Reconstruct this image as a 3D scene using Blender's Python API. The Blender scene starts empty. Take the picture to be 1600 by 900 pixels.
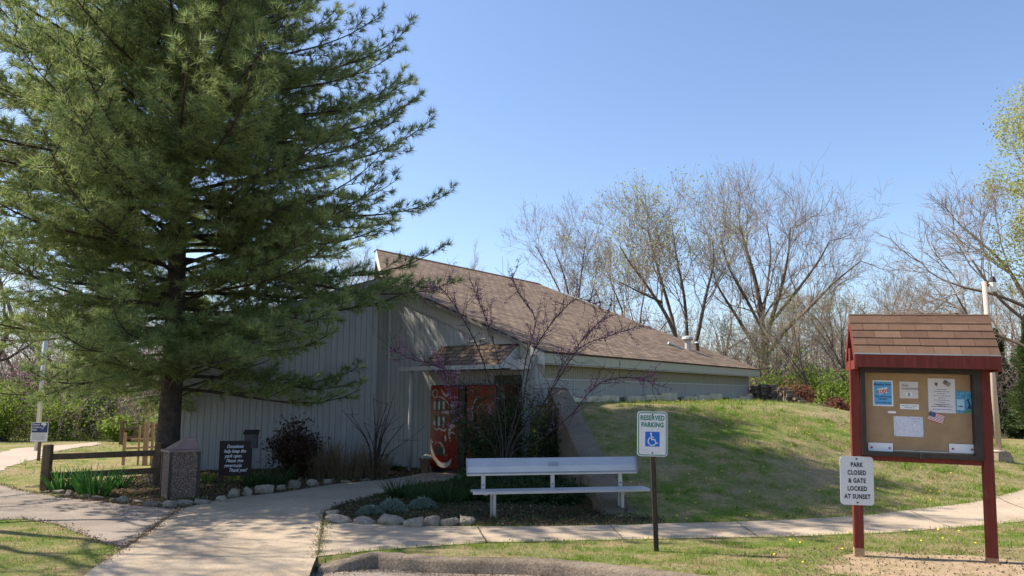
import bpy, bmesh, math, random
import numpy as np
from mathutils import Vector, Matrix
R = math.radians
rnd = random.Random(7)
rng = np.random.default_rng(7)
S = bpy.context.scene
COL = S.collection
# ------------------------------------------------------------------ camera maths
F = 1230.0; PT = math.atan(170/1230); CP, SP = math.cos(PT), math.sin(PT); EYE = 1.6
def ray(px, py):
    u = (px-800)/F; v = (450-py)/F
    return np.array([u, CP-v*SP, SP+v*CP])
def P(px, py, Y):
    r = ray(px, py); return np.array([0, 0, EYE])+r*(Y/r[1])
def G(px, py, z=0.0):
    r = ray(px, py); return np.array([0, 0, EYE])+r*((z-EYE)/r[2])
def XZ(px, Y, z):
    # world x for a pixel column at depth Y and height z
    return (px-800)/F*(Y*CP+(z-EYE)*SP)

# ------------------------------------------------------------------ materials
def mat(name, base=(.5, .5, .5), rough=.8, spec=.3, metal=0.0):
    m = bpy.data.materials.new(name); m.use_nodes = True
    nt = m.node_tree; b = nt.nodes['Principled BSDF']
    b.inputs['Base Color'].default_value = (*base, 1)
    b.inputs['Roughness'].default_value = rough
    b.inputs['Specular IOR Level'].default_value = spec
    b.inputs['Metallic'].default_value = metal
    return m, nt, b
def N(nt, t, **kw):
    n = nt.nodes.new(t)
    for k, v in kw.items(): setattr(n, k, v)
    return n
def ramp(nt, fac, stops):
    r = N(nt, 'ShaderNodeValToRGB'); e = r.color_ramp.elements
    while len(e) < len(stops): e.new(.5)
    for i, (p, c) in enumerate(stops):
        e[i].position = p; e[i].color = (*c, 1)
    nt.links.new(fac, r.inputs['Fac']); return r.outputs['Color']
def noise(nt, scale, detail=6, rough=.6, coord='Object', vec=None, dist=0):
    n = N(nt, 'ShaderNodeTexNoise'); n.inputs['Scale'].default_value = scale
    n.inputs['Detail'].default_value = detail; n.inputs['Roughness'].default_value = rough
    n.inputs['Distortion'].default_value = dist
    if vec is None:
        tc = N(nt, 'ShaderNodeTexCoord'); vec = tc.outputs[coord]
    nt.links.new(vec, n.inputs['Vector']); return n.outputs['Fac']
def mixc(nt, fac, a, b, mode='MIX'):
    m = N(nt, 'ShaderNodeMix', data_type='RGBA', blend_type=mode)
    for s, v in ((m.inputs[0], fac), (m.inputs[6], a), (m.inputs[7], b)):
        if isinstance(v, (int, float)): s.default_value = v
        elif isinstance(v, tuple): s.default_value = (*v, 1)
        else: nt.links.new(v, s)
    return m.outputs[2]
def bump(nt, b, h, strength=.3, dist=.02):
    n = N(nt, 'ShaderNodeBump'); n.inputs['Strength'].default_value = strength
    n.inputs['Distance'].default_value = dist
    nt.links.new(h, n.inputs['Height']); nt.links.new(n.outputs['Normal'], b.inputs['Normal'])
def mottled(name, c1, c2, scale=6, rough=.85, bs=.3, bscale=60, lo=.35, hi=.65, spec=.3, c3=None, metal=0, world=False, bd=.01):
    m, nt, b = mat(name, c1, rough, spec, metal)
    f = noise(nt, scale, 8, .65)
    st = [(lo, c1), (hi, c2)]
    if c3: st = [(lo, c1), ((lo+hi)/2, c2), (hi, c3)]
    col = ramp(nt, f, st)
    g = noise(nt, bscale, 4, .7)
    col = mixc(nt, .25, col, ramp(nt, g, [(.3, (.25, .25, .25)), (.7, (1, 1, 1))]), 'MULTIPLY')
    nt.links.new(col, b.inputs['Base Color'])
    if bs: bump(nt, b, g, bs, bd)
    return m
def leafmat(name, cols, trans=.35, rough=.6):
    m = bpy.data.materials.new(name); m.use_nodes = True; nt = m.node_tree
    for n in list(nt.nodes): nt.nodes.remove(n)
    out = N(nt, 'ShaderNodeOutputMaterial')
    g = N(nt, 'ShaderNodeNewGeometry')
    k = len(cols)
    col = ramp(nt, g.outputs['Random Per Island'], [(i/(k-1), c) for i, c in enumerate(cols)])
    tc = N(nt, 'ShaderNodeTexCoord')
    f = noise(nt, .9, 3, .6, vec=tc.outputs['Object'])
    col = mixc(nt, .5, col, ramp(nt, f, [(.35, (.62, .66, .6)), (.65, (1.0, 1.0, .9))]), 'MULTIPLY')
    d = N(nt, 'ShaderNodeBsdfPrincipled'); d.inputs['Roughness'].default_value = rough
    d.inputs['Specular IOR Level'].default_value = .25
    t = N(nt, 'ShaderNodeBsdfTranslucent'); mx = N(nt, 'ShaderNodeMixShader')
    mx.inputs[0].default_value = trans
    nt.links.new(col, d.inputs['Base Color']); nt.links.new(col, t.inputs['Color'])
    nt.links.new(d.outputs[0], mx.inputs[1]); nt.links.new(t.outputs[0], mx.inputs[2])
    nt.links.new(mx.outputs[0], out.inputs['Surface'])
    return m
def flat(name, c, rough=.6, spec=.3, metal=0): return mat(name, c, rough, spec, metal)[0]

M = {}
# ground under the grass: thatch, soil and green patches
def ground_mat():
    m, nt, b = mat('ground_soil_and_thatch', rough=.95, spec=.1)
    tc = N(nt, 'ShaderNodeTexCoord')
    a = noise(nt, .55, 8, .65, vec=tc.outputs['Object'])
    c = noise(nt, 2.4, 9, .75, vec=tc.outputs['Object'])
    e = noise(nt, 16, 6, .75, vec=tc.outputs['Object'])
    d = noise(nt, 45, 5, .7, vec=tc.outputs['Object'])
    g = ramp(nt, c, [(.39, (.34, .27, .14)), (.47, (.21, .22, .07)), (.57, (.105, .165, .027))])
    s = ramp(nt, a, [(.40, (1, 1, 1)), (.66, (0, 0, 0))])
    col = mixc(nt, s, (.33, .255, .16), g)
    col = mixc(nt, .5, col, ramp(nt, d, [(.3, (.4, .4, .4)), (.7, (1.15, 1.15, 1.15))]), 'MULTIPLY')
    col = mixc(nt, .6, col, ramp(nt, e, [(.32, (.45, .50, .42)), (.5, (.95, .95, .9)), (.68, (1.3, 1.2, 1.05))]), 'MULTIPLY')
    nt.links.new(col, b.inputs['Base Color']); bump(nt, b, e, .8, .05)
    return m
M['ground'] = ground_mat()
def concrete(name, c1, c2, stain=(.30, .25, .19), k=1.0):
    m, nt, b = mat(name, rough=.9, spec=.2)
    a = noise(nt, 1.1, 8, .7); c = noise(nt, 9, 6, .7); d = noise(nt, 160, 3, .7)
    col = ramp(nt, a, [(.35, c1), (.65, c2)])
    col = mixc(nt, ramp(nt, c, [(.56, (0, 0, 0)), (.75, (.55, .55, .55))]), col, stain)
    d2 = noise(nt, 42, 5, .75)
    col = mixc(nt, min(1, .35*k), col, ramp(nt, d, [(.35, (.55, .55, .55)), (.65, (1.1, 1.1, 1.1))]), 'MULTIPLY')
    col = mixc(nt, min(1, .4*k), col, ramp(nt, d2, [(.35, (.55, .53, .5)), (.6, (1.12, 1.12, 1.12))]), 'MULTIPLY')
    nt.links.new(col, b.inputs['Base Color']); bump(nt, b, d2 if k > 1 else d, .35*k, .006*k)
    return m
M['concrete'] = concrete('concrete_walk', (.37, .295, .212), (.48, .395, .295), (.20, .15, .10), 1.3)
M['kerb'] = concrete('kerb_concrete', (.20, .16, .12), (.36, .29, .22), (.09, .06, .04), 2.6)
M['asphalt'] = concrete('old_asphalt', (.22, .185, .155), (.31, .265, .225), (.14, .11, .09), 1.6)
M['gravel'] = concrete('pale_gravel', (.36, .29, .235), (.44, .37, .30))
M['mulch'] = mottled('bed_mulch', (.035, .022, .014), (.075, .05, .03), 14, .95, .8, 55, .3, .7, .1, (.14, .095, .055), bd=.03)
M['dirt'] = mottled('bare_dirt', (.25, .185, .105), (.40, .29, .19), 7, .95, .5, 60)
def siding_mat(name, c1, c2):
    m, nt, b = mat(name, rough=.75, spec=.25)
    tc = N(nt, 'ShaderNodeTexCoord'); mp = N(nt, 'ShaderNodeMapping')
    mp.inputs['Scale'].default_value = (14, 14, .6)
    nt.links.new(tc.outputs['Object'], mp.inputs['Vector'])
    f = noise(nt, 1.2, 8, .7, vec=mp.outputs[0])
    col = ramp(nt, f, [(.3, c1), (.7, c2)])
    nt.links.new(col, b.inputs['Base Color']); bump(nt, b, f, .3, .01)
    return m
M['siding'] = siding_mat('grey_painted_siding', (.33, .345, .345), (.45, .46, .45))
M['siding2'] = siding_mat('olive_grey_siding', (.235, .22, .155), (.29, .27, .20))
M['fascia'] = siding_mat('grey_fascia_paint', (.33, .32, .26), (.39, .375, .31))
M['trim'] = siding_mat('pale_trim_paint', (.42, .41, .37), (.52, .51, .46))
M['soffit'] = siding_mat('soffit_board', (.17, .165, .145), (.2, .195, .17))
M['panelpaint'] = siding_mat('smooth_grey_panel', (.27, .27, .245), (.31, .31, .285))
M['whitepaint'] = mottled('white_gutter_paint', (.42, .42, .41), (.52, .52, .50), 5, .5, .1)
def shingle_mat():
    m, nt, b = mat('brown_asphalt_shingles', rough=.95, spec=.1)
    uv = N(nt, 'ShaderNodeTexCoord').outputs['UV']
    def br(sc, w, h, mort):
        t = N(nt, 'ShaderNodeTexBrick'); t.inputs['Scale'].default_value = sc
        t.inputs['Brick Width'].default_value = w; t.inputs['Row Height'].default_value = h
        t.inputs['Mortar Size'].default_value = mort; t.inputs['Bias'].default_value = 0
        t.inputs['Mortar Smooth'].default_value = .3
        t.inputs['Color1'].default_value = (.155, .118, .090, 1); t.inputs['Color2'].default_value = (.285, .222, .17, 1)
        t.inputs['Mortar'].default_value = (.07, .048, .036, 1)
        nt.links.new(uv, t.inputs['Vector']); return t
    t = br(1, .33, .145, .014)
    n2 = noise(nt, 2.2, 6, .7, vec=uv); n3 = noise(nt, 130, 3, .7, vec=uv)
    col = mixc(nt, .8, t.outputs['Color'], ramp(nt, n2, [(.3, (.74, .72, .72)), (.7, (1.12, 1.08, 1.05))]), 'MULTIPLY')
    col = mixc(nt, .4, col, ramp(nt, n3, [(.3, (.5, .5, .5)), (.7, (1.2, 1.2, 1.2))]), 'MULTIPLY')
    nt.links.new(col, b.inputs['Base Color'])
    inv = N(nt, 'ShaderNodeMath', operation='SUBTRACT'); inv.inputs[0].default_value = 1
    nt.links.new(t.outputs['Fac'], inv.inputs[1]); bump(nt, b, inv.outputs[0], .7, .02)
    return m
M['shingle'] = shingle_mat()
def tabmat():
    m, nt, b = mat('kiosk_shingle_tabs', rough=.95, spec=.1)
    g = N(nt, 'ShaderNodeNewGeometry')
    col = ramp(nt, g.outputs['Random Per Island'], [(0, (.13, .080, .056)), (.5, (.155, .095, .066)), (1, (.185, .115, .08))])
    n = noise(nt, 12, 6, .7); n2 = noise(nt, 220, 3, .7)
    col = mixc(nt, .6, col, ramp(nt, n, [(.3, (.72, .72, .72)), (.7, (1.1, 1.1, 1.1))]), 'MULTIPLY')
    col = mixc(nt, .5, col, ramp(nt, n2, [(.3, (.55, .55, .55)), (.7, (1.2, 1.2, 1.2))]), 'MULTIPLY')
    nt.links.new(col, b.inputs['Base Color']); bump(nt, b, n2, .4, .004); return m
M['tab'] = tabmat()
def woodred():
    m, nt, b = mat('red_painted_timber', rough=.7, spec=.25)
    tc = N(nt, 'ShaderNodeTexCoord'); mp = N(nt, 'ShaderNodeMapping'); mp.inputs['Scale'].default_value = (22, 22, 2)
    nt.links.new(tc.outputs['Object'], mp.inputs['Vector'])
    f = noise(nt, 1.5, 7, .7, vec=mp.outputs[0]); f2 = noise(nt, 5, 5, .6)
    col = ramp(nt, f, [(.28, (.10, .022, .016)), (.55, (.165, .030, .020)), (.8, (.24, .065, .045))])
    col = mixc(nt, ramp(nt, f2, [(.60, (0, 0, 0)), (.8, (.5, .5, .5))]), col, (.22, .10, .07))
    nt.links.new(col, b.inputs['Base Color']); bump(nt, b, f, .35, .006); return m
M['red'] = woodred()
M['wood'] = mottled('weathered_timber', (.10, .065, .038), (.19, .125, .075), 9, .85, .4, 50)
M['palewood'] = mottled('pinkish_bare_timber', (.33, .20, .12), (.44, .29, .18), 8, .8, .3, 40)
M['bark'] = mottled('pine_bark', (.055, .042, .035), (.12, .095, .078), 9, .95, 1.0, 26, bd=.05)
M['greybark'] = mottled('grey_brown_bark', (.11, .082, .06), (.19, .145, .108), 5, .95, .5, 30)
M['twig'] = mottled('fine_twigs', (.25, .195, .155), (.36, .29, .235), 2, .9, 0)
M['darktwig'] = mottled('redbud_bark', (.035, .026, .024), (.07, .055, .05), 6, .9, .2)
M['limestone'] = mottled('pale_limestone', (.30, .245, .18), (.52, .45, .36), 6, .9, .9, 22, spec=.2, bd=.03)
M['limestone2'] = mottled('brown_limestone', (.20, .16, .12), (.34, .28, .22), 6, .9, .9, 22, bd=.03)
M['footing'] = mottled('yellow_stone_footing', (.52, .46, .30), (.68, .61, .44), 5, .9, .9, 16, bd=.03)
M['drystone'] = mottled('dark_wall_stone', (.12, .095, .07), (.24, .195, .145), 5, .95, .9, 16, bd=.03)
M['cap'] = concrete('ramp_wall_concrete', (.13, .105, .075), (.22, .18, .13), (.06, .05, .035), 1.8)
def aggregate():
    m, nt, b = mat('exposed_aggregate', rough=.9, spec=.2)
    v = N(nt, 'ShaderNodeTexVoronoi'); v.inputs['Scale'].default_value = 55
    tc = N(nt, 'ShaderNodeTexCoord'); nt.links.new(tc.outputs['Object'], v.inputs['Vector'])
    col = ramp(nt, v.outputs['Distance'], [(.0, (.42, .32, .26)), (.35, (.30, .22, .18)), (.6, (.11, .085, .07))])
    sp_ = N(nt, 'ShaderNodeSeparateColor'); nt.links.new(v.outputs['Color'], sp_.inputs[0]); col = mixc(nt, .6, col, ramp(nt, sp_.outputs[0], [(0, (.45, .42, .4)), (1, (1.25, 1.15, 1.05))]), 'MULTIPLY')
    nt.links.new(col, b.inputs['Base Color'])
    iv = N(nt, 'ShaderNodeMath', operation='SUBTRACT'); iv.inputs[0].default_value = 1
    nt.links.new(v.outputs['Distance'], iv.inputs[1]); bump(nt, b, iv.outputs[0], .8, .012); return m
M['aggregate'] = aggregate()
M['lidpink'] = mottled('faded_brown_lid', (.22, .15, .13), (.29, .205, .18), 6, .6, .1)
M['darkmetal'] = flat('dark_bronze_metal', (.035, .030, .027), .5, .4)
M['casebrown'] = mottled('dark_brown_case', (.035, .026, .022), (.055, .042, .035), 8, .5, .1)
M['cork'] = mottled('cork_board', (.36, .235, .13), (.45, .30, .17), 5, .95, .2, 150)
M['paper'] = flat('white_paper', (.78, .78, .78), .7)
M['mappaper'] = mottled('pale_map_paper', (.62, .65, .74), (.74, .75, .80), 30, .7, 0)
M['pblue'] = flat('blue_print', (.12, .38, .66), .6)
M['pcyan'] = mottled('leaflet_print', (.03, .20, .42), (.20, .48, .62), 25, .6, 0)
M['pgreen'] = flat('green_print', (.08, .28, .10), .6)
M['ink'] = flat('black_ink', (.015, .015, .018), .6)
M['greyink'] = flat('grey_ink', (.13, .13, .16), .6)
M['redink'] = flat('red_ink', (.42, .03, .04), .6)
M['navy'] = flat('navy_ink', (.025, .04, .13), .6)
M['signwhite'] = mottled('white_sign_face', (.66, .66, .67), (.72, .72, .73), 4, .45, 0, spec=.4)
M['signgreen'] = flat('green_sign_ink', (.0, .165, .085), .5)
M['signblue'] = flat('blue_sign_ink', (.012, .13, .50), .5)
M['signpost'] = mottled('brown_green_steel_post', (.045, .040, .028), (.085, .070, .045), 9, .6, .2)
M['alu'] = mottled('brushed_aluminium', (.46, .46, .48), (.53, .53, .55), 3, .38, .05, 200, metal=.55, spec=.5)
M['aluplate'] = flat('grey_plaque', (.24, .27, .34), .5)
M['vred'] = mottled('glossy_red_panel', (.16, .006, .005), (.21, .009, .006), 3, .25, 0, spec=.5)
M['vdark'] = flat('black_plastic', (.012, .012, .014), .35, .5)
M['vside'] = flat('dark_red_cabinet', (.09, .008, .007), .4)
M['vwhite'] = flat('cream_ribbon_print', (.38, .33, .27), .35)
M['vlabel'] = flat('pale_button_label', (.42, .45, .36), .4)
M['vgreen'] = flat('green_button_label', (.05, .22, .04), .4)
M['brownsign'] = flat('dark_brown_sign_board', (.022, .013, .012), .6)
M['lampmetal'] = mottled('tan_painted_pole', (.52, .40, .32), (.60, .48, .39), 5, .5, .1)
M['glass'] = flat('frosted_lamp_glass', (.75, .75, .72), .25)
M['doorp'] = mottled('dark_door_paint', (.05, .045, .04), (.08, .07, .06), 5, .5, .1)
M['doorglass'] = flat('dark_window_glass', (.02, .022, .025), .08, .6)
M['terracotta'] = mottled('brown_planter', (.14, .085, .055), (.22, .14, .09), 6, .8, .2)
M['needle'] = leafmat('pine_needles', [(.13, .20, .085), (.21, .30, .105), (.33, .40, .14), (.48, .49, .22)], .42)
M['grassblade'] = None
def grassmat():
    m = bpy.data.materials.new('lawn_grass'); m.use_nodes = True; nt = m.node_tree
    for n in list(nt.nodes): nt.nodes.remove(n)
    out = N(nt, 'ShaderNodeOutputMaterial'); g = N(nt, 'ShaderNodeNewGeometry'); tc = N(nt, 'ShaderNodeTexCoord')
    r = g.outputs['Random Per Island']
    green = ramp(nt, r, [(0, (.09, .19, .02)), (.5, (.155, .27, .03)), (1, (.25, .33, .055))])
    dry = ramp(nt, r, [(0, (.22, .18, .08)), (.5, (.36, .30, .15)), (1, (.50, .43, .24))])
    f = noise(nt, 2.4, 9, .75, vec=tc.outputs['Object'])
    k = ramp(nt, f, [(.42, (1, 1, 1)), (.51, (.05, .05, .05))])
    col = mixc(nt, k, green, dry)
    d = N(nt, 'ShaderNodeBsdfDiffuse'); t = N(nt, 'ShaderNodeBsdfTranslucent'); mx = N(nt, 'ShaderNodeMixShader'); mx.inputs[0].default_value = .35
    nt.links.new(col, d.inputs['Color']); nt.links.new(col, t.inputs['Color']); nt.links.new(d.outputs[0], mx.inputs[1]); nt.links.new(t.outputs[0], mx.inputs[2]); nt.links.new(mx.outputs[0], out.inputs['Surface']); return m
M['grassblade'] = grassmat()
M['iris'] = leafmat('iris_leaves', [(.045, .15, .03), (.08, .22, .045), (.12, .28, .06)], .35)
M['lily'] = leafmat('dark_strap_leaves', [(.022, .055, .015), (.038, .085, .024), (.06, .12, .03)], .3)
M['ivy'] = leafmat('ivy_leaves', [(.020, .042, .012), (.035, .065, .018), (.065, .10, .03)], .3)
M['yew'] = leafmat('evergreen_shrub_leaves', [(.020, .042, .012), (.035, .065, .016), (.065, .095, .026), (.13, .14, .04)], .3)
M['silver'] = leafmat('silvery_leaves', [(.16, .22, .17), (.22, .28, .23), (.28, .34, .29)], .3)
M['maroon'] = leafmat('maroon_leaves', [(.05, .022, .018), (.08, .035, .025), (.04, .045, .018)], .3)
M['barberry'] = leafmat('barberry_leaves', [(.16, .045, .035), (.24, .085, .06), (.20, .12, .08)], .35)
M['springgreen'] = leafmat('spring_leaves', [(.14, .22, .035), (.22, .31, .05), (.30, .38, .08)], .45)
M['bud'] = leafmat('yellow_green_buds', [(.30, .33, .08), (.40, .42, .12), (.48, .48, .20)], .45)
M['palebud'] = leafmat('pale_tan_buds', [(.26, .22, .13), (.36, .32, .17), (.34, .34, .14)], .4)
M['blossom'] = leafmat('pink_purple_blossom', [(.28, .10, .20), (.38, .16, .29), (.50, .28, .38)], .35)
M['straw'] = leafmat('dry_stems', [(.16, .11, .065), (.24, .17, .10), (.32, .24, .15)], .3)
M['cedar'] = leafmat('cedar_foliage', [(.05, .085, .03), (.08, .125, .04), (.13, .155, .06)], .25)
M['litter'] = leafmat('fallen_leaves', [(.07, .042, .025), (.12, .08, .05), (.19, .13, .085), (.33, .25, .17)], .2)
M['yellow'] = flat('dandelion_yellow', (.85, .62, .02), .7)

# ------------------------------------------------------------------ object helpers
def link(name, me, m=None, parent=None):
    o = bpy.data.objects.new(name, me); COL.objects.link(o)
    if m is not None: me.materials.append(m)
    if parent is not None: o.parent = parent
    return o
def tag(o, label=None, cat=None, group=None, kind=None):
    if label: o['label'] = label
    if cat: o['category'] = cat
    if group: o['group'] = group
    if kind: o['kind'] = kind
    return o
def empty(name, loc, rz=0, label=None, cat=None, group=None):
    o = bpy.data.objects.new(name, None); COL.objects.link(o); o.empty_display_size = .2
    o.location = loc; o.rotation_euler = (0, 0, rz); return tag(o, label, cat, group)
def npmesh(name, V, Fc, k=None):
    """V (n,3); Fc (m,k) faces"""
    V = np.asarray(V, np.float32).reshape(-1, 3); Fc = np.asarray(Fc, np.int32); k = Fc.shape[1]
    me = bpy.data.meshes.new(name)
    me.vertices.add(len(V)); me.vertices.foreach_set('co', V.ravel())
    me.loops.add(Fc.size); me.loops.foreach_set('vertex_index', Fc.ravel())
    me.polygons.add(len(Fc)); me.polygons.foreach_set('loop_start', np.arange(0, Fc.size, k, dtype=np.int32))
    me.polygons.foreach_set('loop_total', np.full(len(Fc), k, np.int32))
    me.update(calc_edges=True); me.validate(); return me
class MB:
    def __init__(s): s.bm = bmesh.new()
    def box(s, c, d, rz=0, bev=0, rx=0, ry=0):
        r = bmesh.ops.create_cube(s.bm, size=1)['verts']
        mt = Matrix.Translation(c) @ Matrix.Rotation(rz, 4, 'Z') @ Matrix.Rotation(ry, 4, 'Y') @ Matrix.Rotation(rx, 4, 'X') @ Matrix.Diagonal((*d, 1))
        bmesh.ops.transform(s.bm, matrix=mt, verts=r)
        if bev:
            es = list({e for v in r for e in v.link_edges})
            bmesh.ops.bevel(s.bm, geom=es, offset=bev, segments=2, affect='EDGES', profile=.6)
        return s
    def cyl(s, a, b, r0, r1=None, n=12):
        a = Vector(a); b = Vector(b); r1 = r0 if r1 is None else r1; d = b-a
        q = bmesh.ops.create_cone(s.bm, cap_ends=True, segments=n, radius1=r0, radius2=r1, depth=d.length)['verts']
        mt = Matrix.Translation((a+b)/2) @ d.to_track_quat('Z', 'Y').to_matrix().to_4x4()
        bmesh.ops.transform(s.bm, matrix=mt, verts=q); return s
    def prism(s, pts, vec, bev=0):
        """polygon pts (3D, planar) extruded by vec"""
        a = [s.bm.verts.new(p) for p in pts]; b = [s.bm.verts.new(Vector(p)+Vector(vec)) for p in pts]
        n = len(pts); s.bm.faces.new(a); s.bm.faces.new(b[::-1])
        for i in range(n): s.bm.faces.new((a[i], b[i], b[(i+1) % n], a[(i+1) % n]))
        return s
    def build(s, name, m, parent=None, smooth=False):
        bmesh.ops.recalc_face_normals(s.bm, faces=s.bm.faces)
        me = bpy.data.meshes.new(name); s.bm.to_mesh(me); s.bm.free()
        if smooth: me.polygons.foreach_set('use_smooth', [True]*len(me.polygons))
        return link(name, me, m, parent)
def stroke(mb, pts, w, y=0, th=.002):
    """ribbon in the xz plane (facing -y) through pts with widths w"""
    pts = [Vector((p[0], 0, p[1])) for p in pts]; n = len(pts)
    # smooth by Catmull-Rom
    out = []; ws = []
    if not isinstance(w, (list, tuple)): w = [w]*n
    for i in range(n-1):
        p0, p1, p2, p3 = pts[max(i-1, 0)], pts[i], pts[i+1], pts[min(i+2, n-1)]
        for k in range(5):
            t = k/5
            out.append(.5*((2*p1)+(p2-p0)*t+(2*p0-5*p1+4*p2-p3)*t*t+(3*p1-p0-3*p2+p3)*t**3)); ws.append(w[i]*(1-t)+w[i+1]*t)
    out.append(pts[-1]); ws.append(w[-1])
    L = []; Rr = []
    for i, p in enumerate(out):
        d = (out[min(i+1, len(out)-1)]-out[max(i-1, 0)]).normalized(); nn = Vector((-d.z, 0, d.x))*ws[i]/2
        L.append(mb.bm.verts.new((p+nn)+Vector((0, y, 0)))); Rr.append(mb.bm.verts.new((p-nn)+Vector((0, y, 0))))
    for i in range(len(out)-1): mb.bm.faces.new((L[i], L[i+1], Rr[i+1], Rr[i]))
    return mb
def text(name, body, size, loc, m, parent, bold=0, sx=1.0, shear=0, rot=0, spacing=1.0, align='CENTER', th=.0008):
    cu = bpy.data.curves.new(name, 'FONT'); cu.body = body; cu.size = size; cu.align_x = align; cu.align_y = 'CENTER'
    cu.offset = bold; cu.shear = shear; cu.extrude = th; cu.space_character = spacing
    cu.resolution_u = 3
    t = bpy.data.objects.new('tmp', cu); COL.objects.link(t)
    dg = bpy.context.evaluated_depsgraph_get(); me = bpy.data.meshes.new_from_object(t.evaluated_get(dg))
    bpy.data.objects.remove(t); me.name = name
    me.transform(Matrix.Translation(loc) @ Matrix.Rotation(rot, 4, 'Y') @ Matrix.Rotation(R(90), 4, 'X') @ Matrix.Diagonal((sx, 1, 1, 1)))
    me.materials.clear()
    return link(name, me, m, parent)
def rrect(w, h, r, n=5):
    pts = []
    for cx, cz, a0 in ((w/2-r, h/2-r, 0), (-w/2+r, h/2-r, 90), (-w/2+r, -h/2+r, 180), (w/2-r, -h/2+r, 270)):
        for i in range(n+1):
            a = R(a0+90*i/n); pts.append((cx+r*math.cos(a), cz+r*math.sin(a)))
    return pts
def plate(mb, w, h, r, c, th): # rounded plate facing -y, front face at c.y
    pts = [(c[0]+x, c[1], c[2]+z) for x, z in rrect(w, h, r)]
    return mb.prism(pts, (0, th, 0))
def ring(mb, w, h, r, t, c, y):
    o = rrect(w, h, r); i = rrect(w-2*t, h-2*t, max(r-t, .002)); n = len(o)
    a = [mb.bm.verts.new((c[0]+x, y, c[1]+z)) for x, z in o]; b = [mb.bm.verts.new((c[0]+x, y, c[1]+z)) for x, z in i]
    for k in range(n): mb.bm.faces.new((a[k], a[(k+1) % n], b[(k+1) % n], b[k]))
    return mb
def tubes(paths, sides=4):
    """paths: list of (pts (n,3), radii (n,)) -> V,F quads"""
    VV = []; FF = []; base = 0
    for pts, rad in paths:
        pts = np.asarray(pts, float); n = len(pts)
        if n < 2: continue
        d = np.gradient(pts, axis=0); d /= np.linalg.norm(d, axis=1)[:, None]+1e-9
        ref = np.array([0, 0, 1.]) if abs(d[0][2]) < .9 else np.array([1., 0, 0])
        u = np.cross(d, ref); u /= np.linalg.norm(u, axis=1)[:, None]+1e-9; v = np.cross(d, u)
        ang = np.arange(sides)*2*np.pi/sides
        ringv = pts[:, None]+np.asarray(rad)[:, None, None]*(u[:, None]*np.cos(ang)[None, :, None]+v[:, None]*np.sin(ang)[None, :, None])
        VV.append(ringv.reshape(-1, 3))
        i = np.arange(n-1)[:, None]*sides; j = np.arange(sides)[None]; j2 = (j+1) % sides
        q = np.stack([i+j, i+j2, i+sides+j2, i+sides+j], -1).reshape(-1, 4)+base
        FF.append(q); base += n*sides
    return np.concatenate(VV), np.concatenate(FF)
def tubeobj(name, paths, m, parent=None, sides=4, smooth=True):
    V, Fc = tubes(paths, sides); me = npmesh(name, V, Fc)
    if smooth: me.polygons.foreach_set('use_smooth', np.ones(len(me.polygons), bool))
    return link(name, me, m, parent)
def leaves(pos, size, flatness=0., aspect=.5, dirs=None, rg=rng):
    """rhomb leaves; pos (n,3), size (n,)"""
    n = len(pos); d = rg.normal(size=(n, 3)) if dirs is None else dirs+rg.normal(size=(n, 3))*.35
    d /= np.linalg.norm(d, axis=1)[:, None]+1e-9
    w = rg.normal(size=(n, 3)); w = np.cross(d, w); w /= np.linalg.norm(w, axis=1)[:, None]+1e-9
    s = np.asarray(size)[:, None]
    V = np.stack([pos, pos+d*s*.5+w*s*aspect/2, pos+d*s, pos+d*s*.5-w*s*aspect/2], 1).reshape(-1, 3)
    return V, np.arange(4*n).reshape(n, 4)
def blades(pos, h, w, lean=.35, rg=rng, dirs=None):
    n = len(pos); up = np.zeros((n, 3)); up[:, 2] = 1
    d = up+rg.normal(size=(n, 3))*lean if dirs is None else dirs
    d /= np.linalg.norm(d, axis=1)[:, None]
    a = rg.uniform(0, 2*np.pi, n); s = np.stack([np.cos(a), np.sin(a), np.zeros(n)], 1)*np.asarray(w)[:, None]/2
    V = np.stack([pos-s, pos+s, pos+d*np.asarray(h)[:, None]], 1).reshape(-1, 3)
    return V, np.arange(3*n).reshape(n, 3)
def straps(roots, dirs, L, w, droop, seg=5, rg=rng):
    """curved strap leaves (iris, lilies)"""
    VV = []; FF = []; b = 0
    for p, d, l, ww, dr in zip(roots, dirs, L, w, droop):
        d = d/np.linalg.norm(d); side = np.cross(d, [0, 0, 1.]); side /= np.linalg.norm(side)+1e-6
        a = rg.uniform(0, 6.28); side = side*math.cos(a)+np.cross(side, d)*math.sin(a)
        p = p.copy(); dd = d.copy(); row = []
        for k in range(seg+1):
            t = k/seg; wd = ww*(1-t**2.2)*.5+.0008
            row += [p-side*wd, p+side*wd]; dd = dd+np.array([0, 0, -dr/seg]); dd /= np.linalg.norm(dd); p = p+dd*l/seg
        VV += row; FF += [(b+2*k, b+2*k+1, b+2*k+3, b+2*k+2) for k in range(seg)]; b += 2*(seg+1)
    return np.array(VV), np.array(FF)
def inpoly(x, y, poly):
    x = np.asarray(x); y = np.asarray(y); r = np.zeros(x.shape, bool); n = len(poly); j = n-1
    for i in range(n):
        xi, yi = poly[i][:2]; xj, yj = poly[j][:2]
        c = ((yi > y) != (yj > y)) & (x < (xj-xi)*(y-yi)/((yj-yi) if yj != yi else 1e-9)+xi); r ^= c; j = i
    return r
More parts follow.
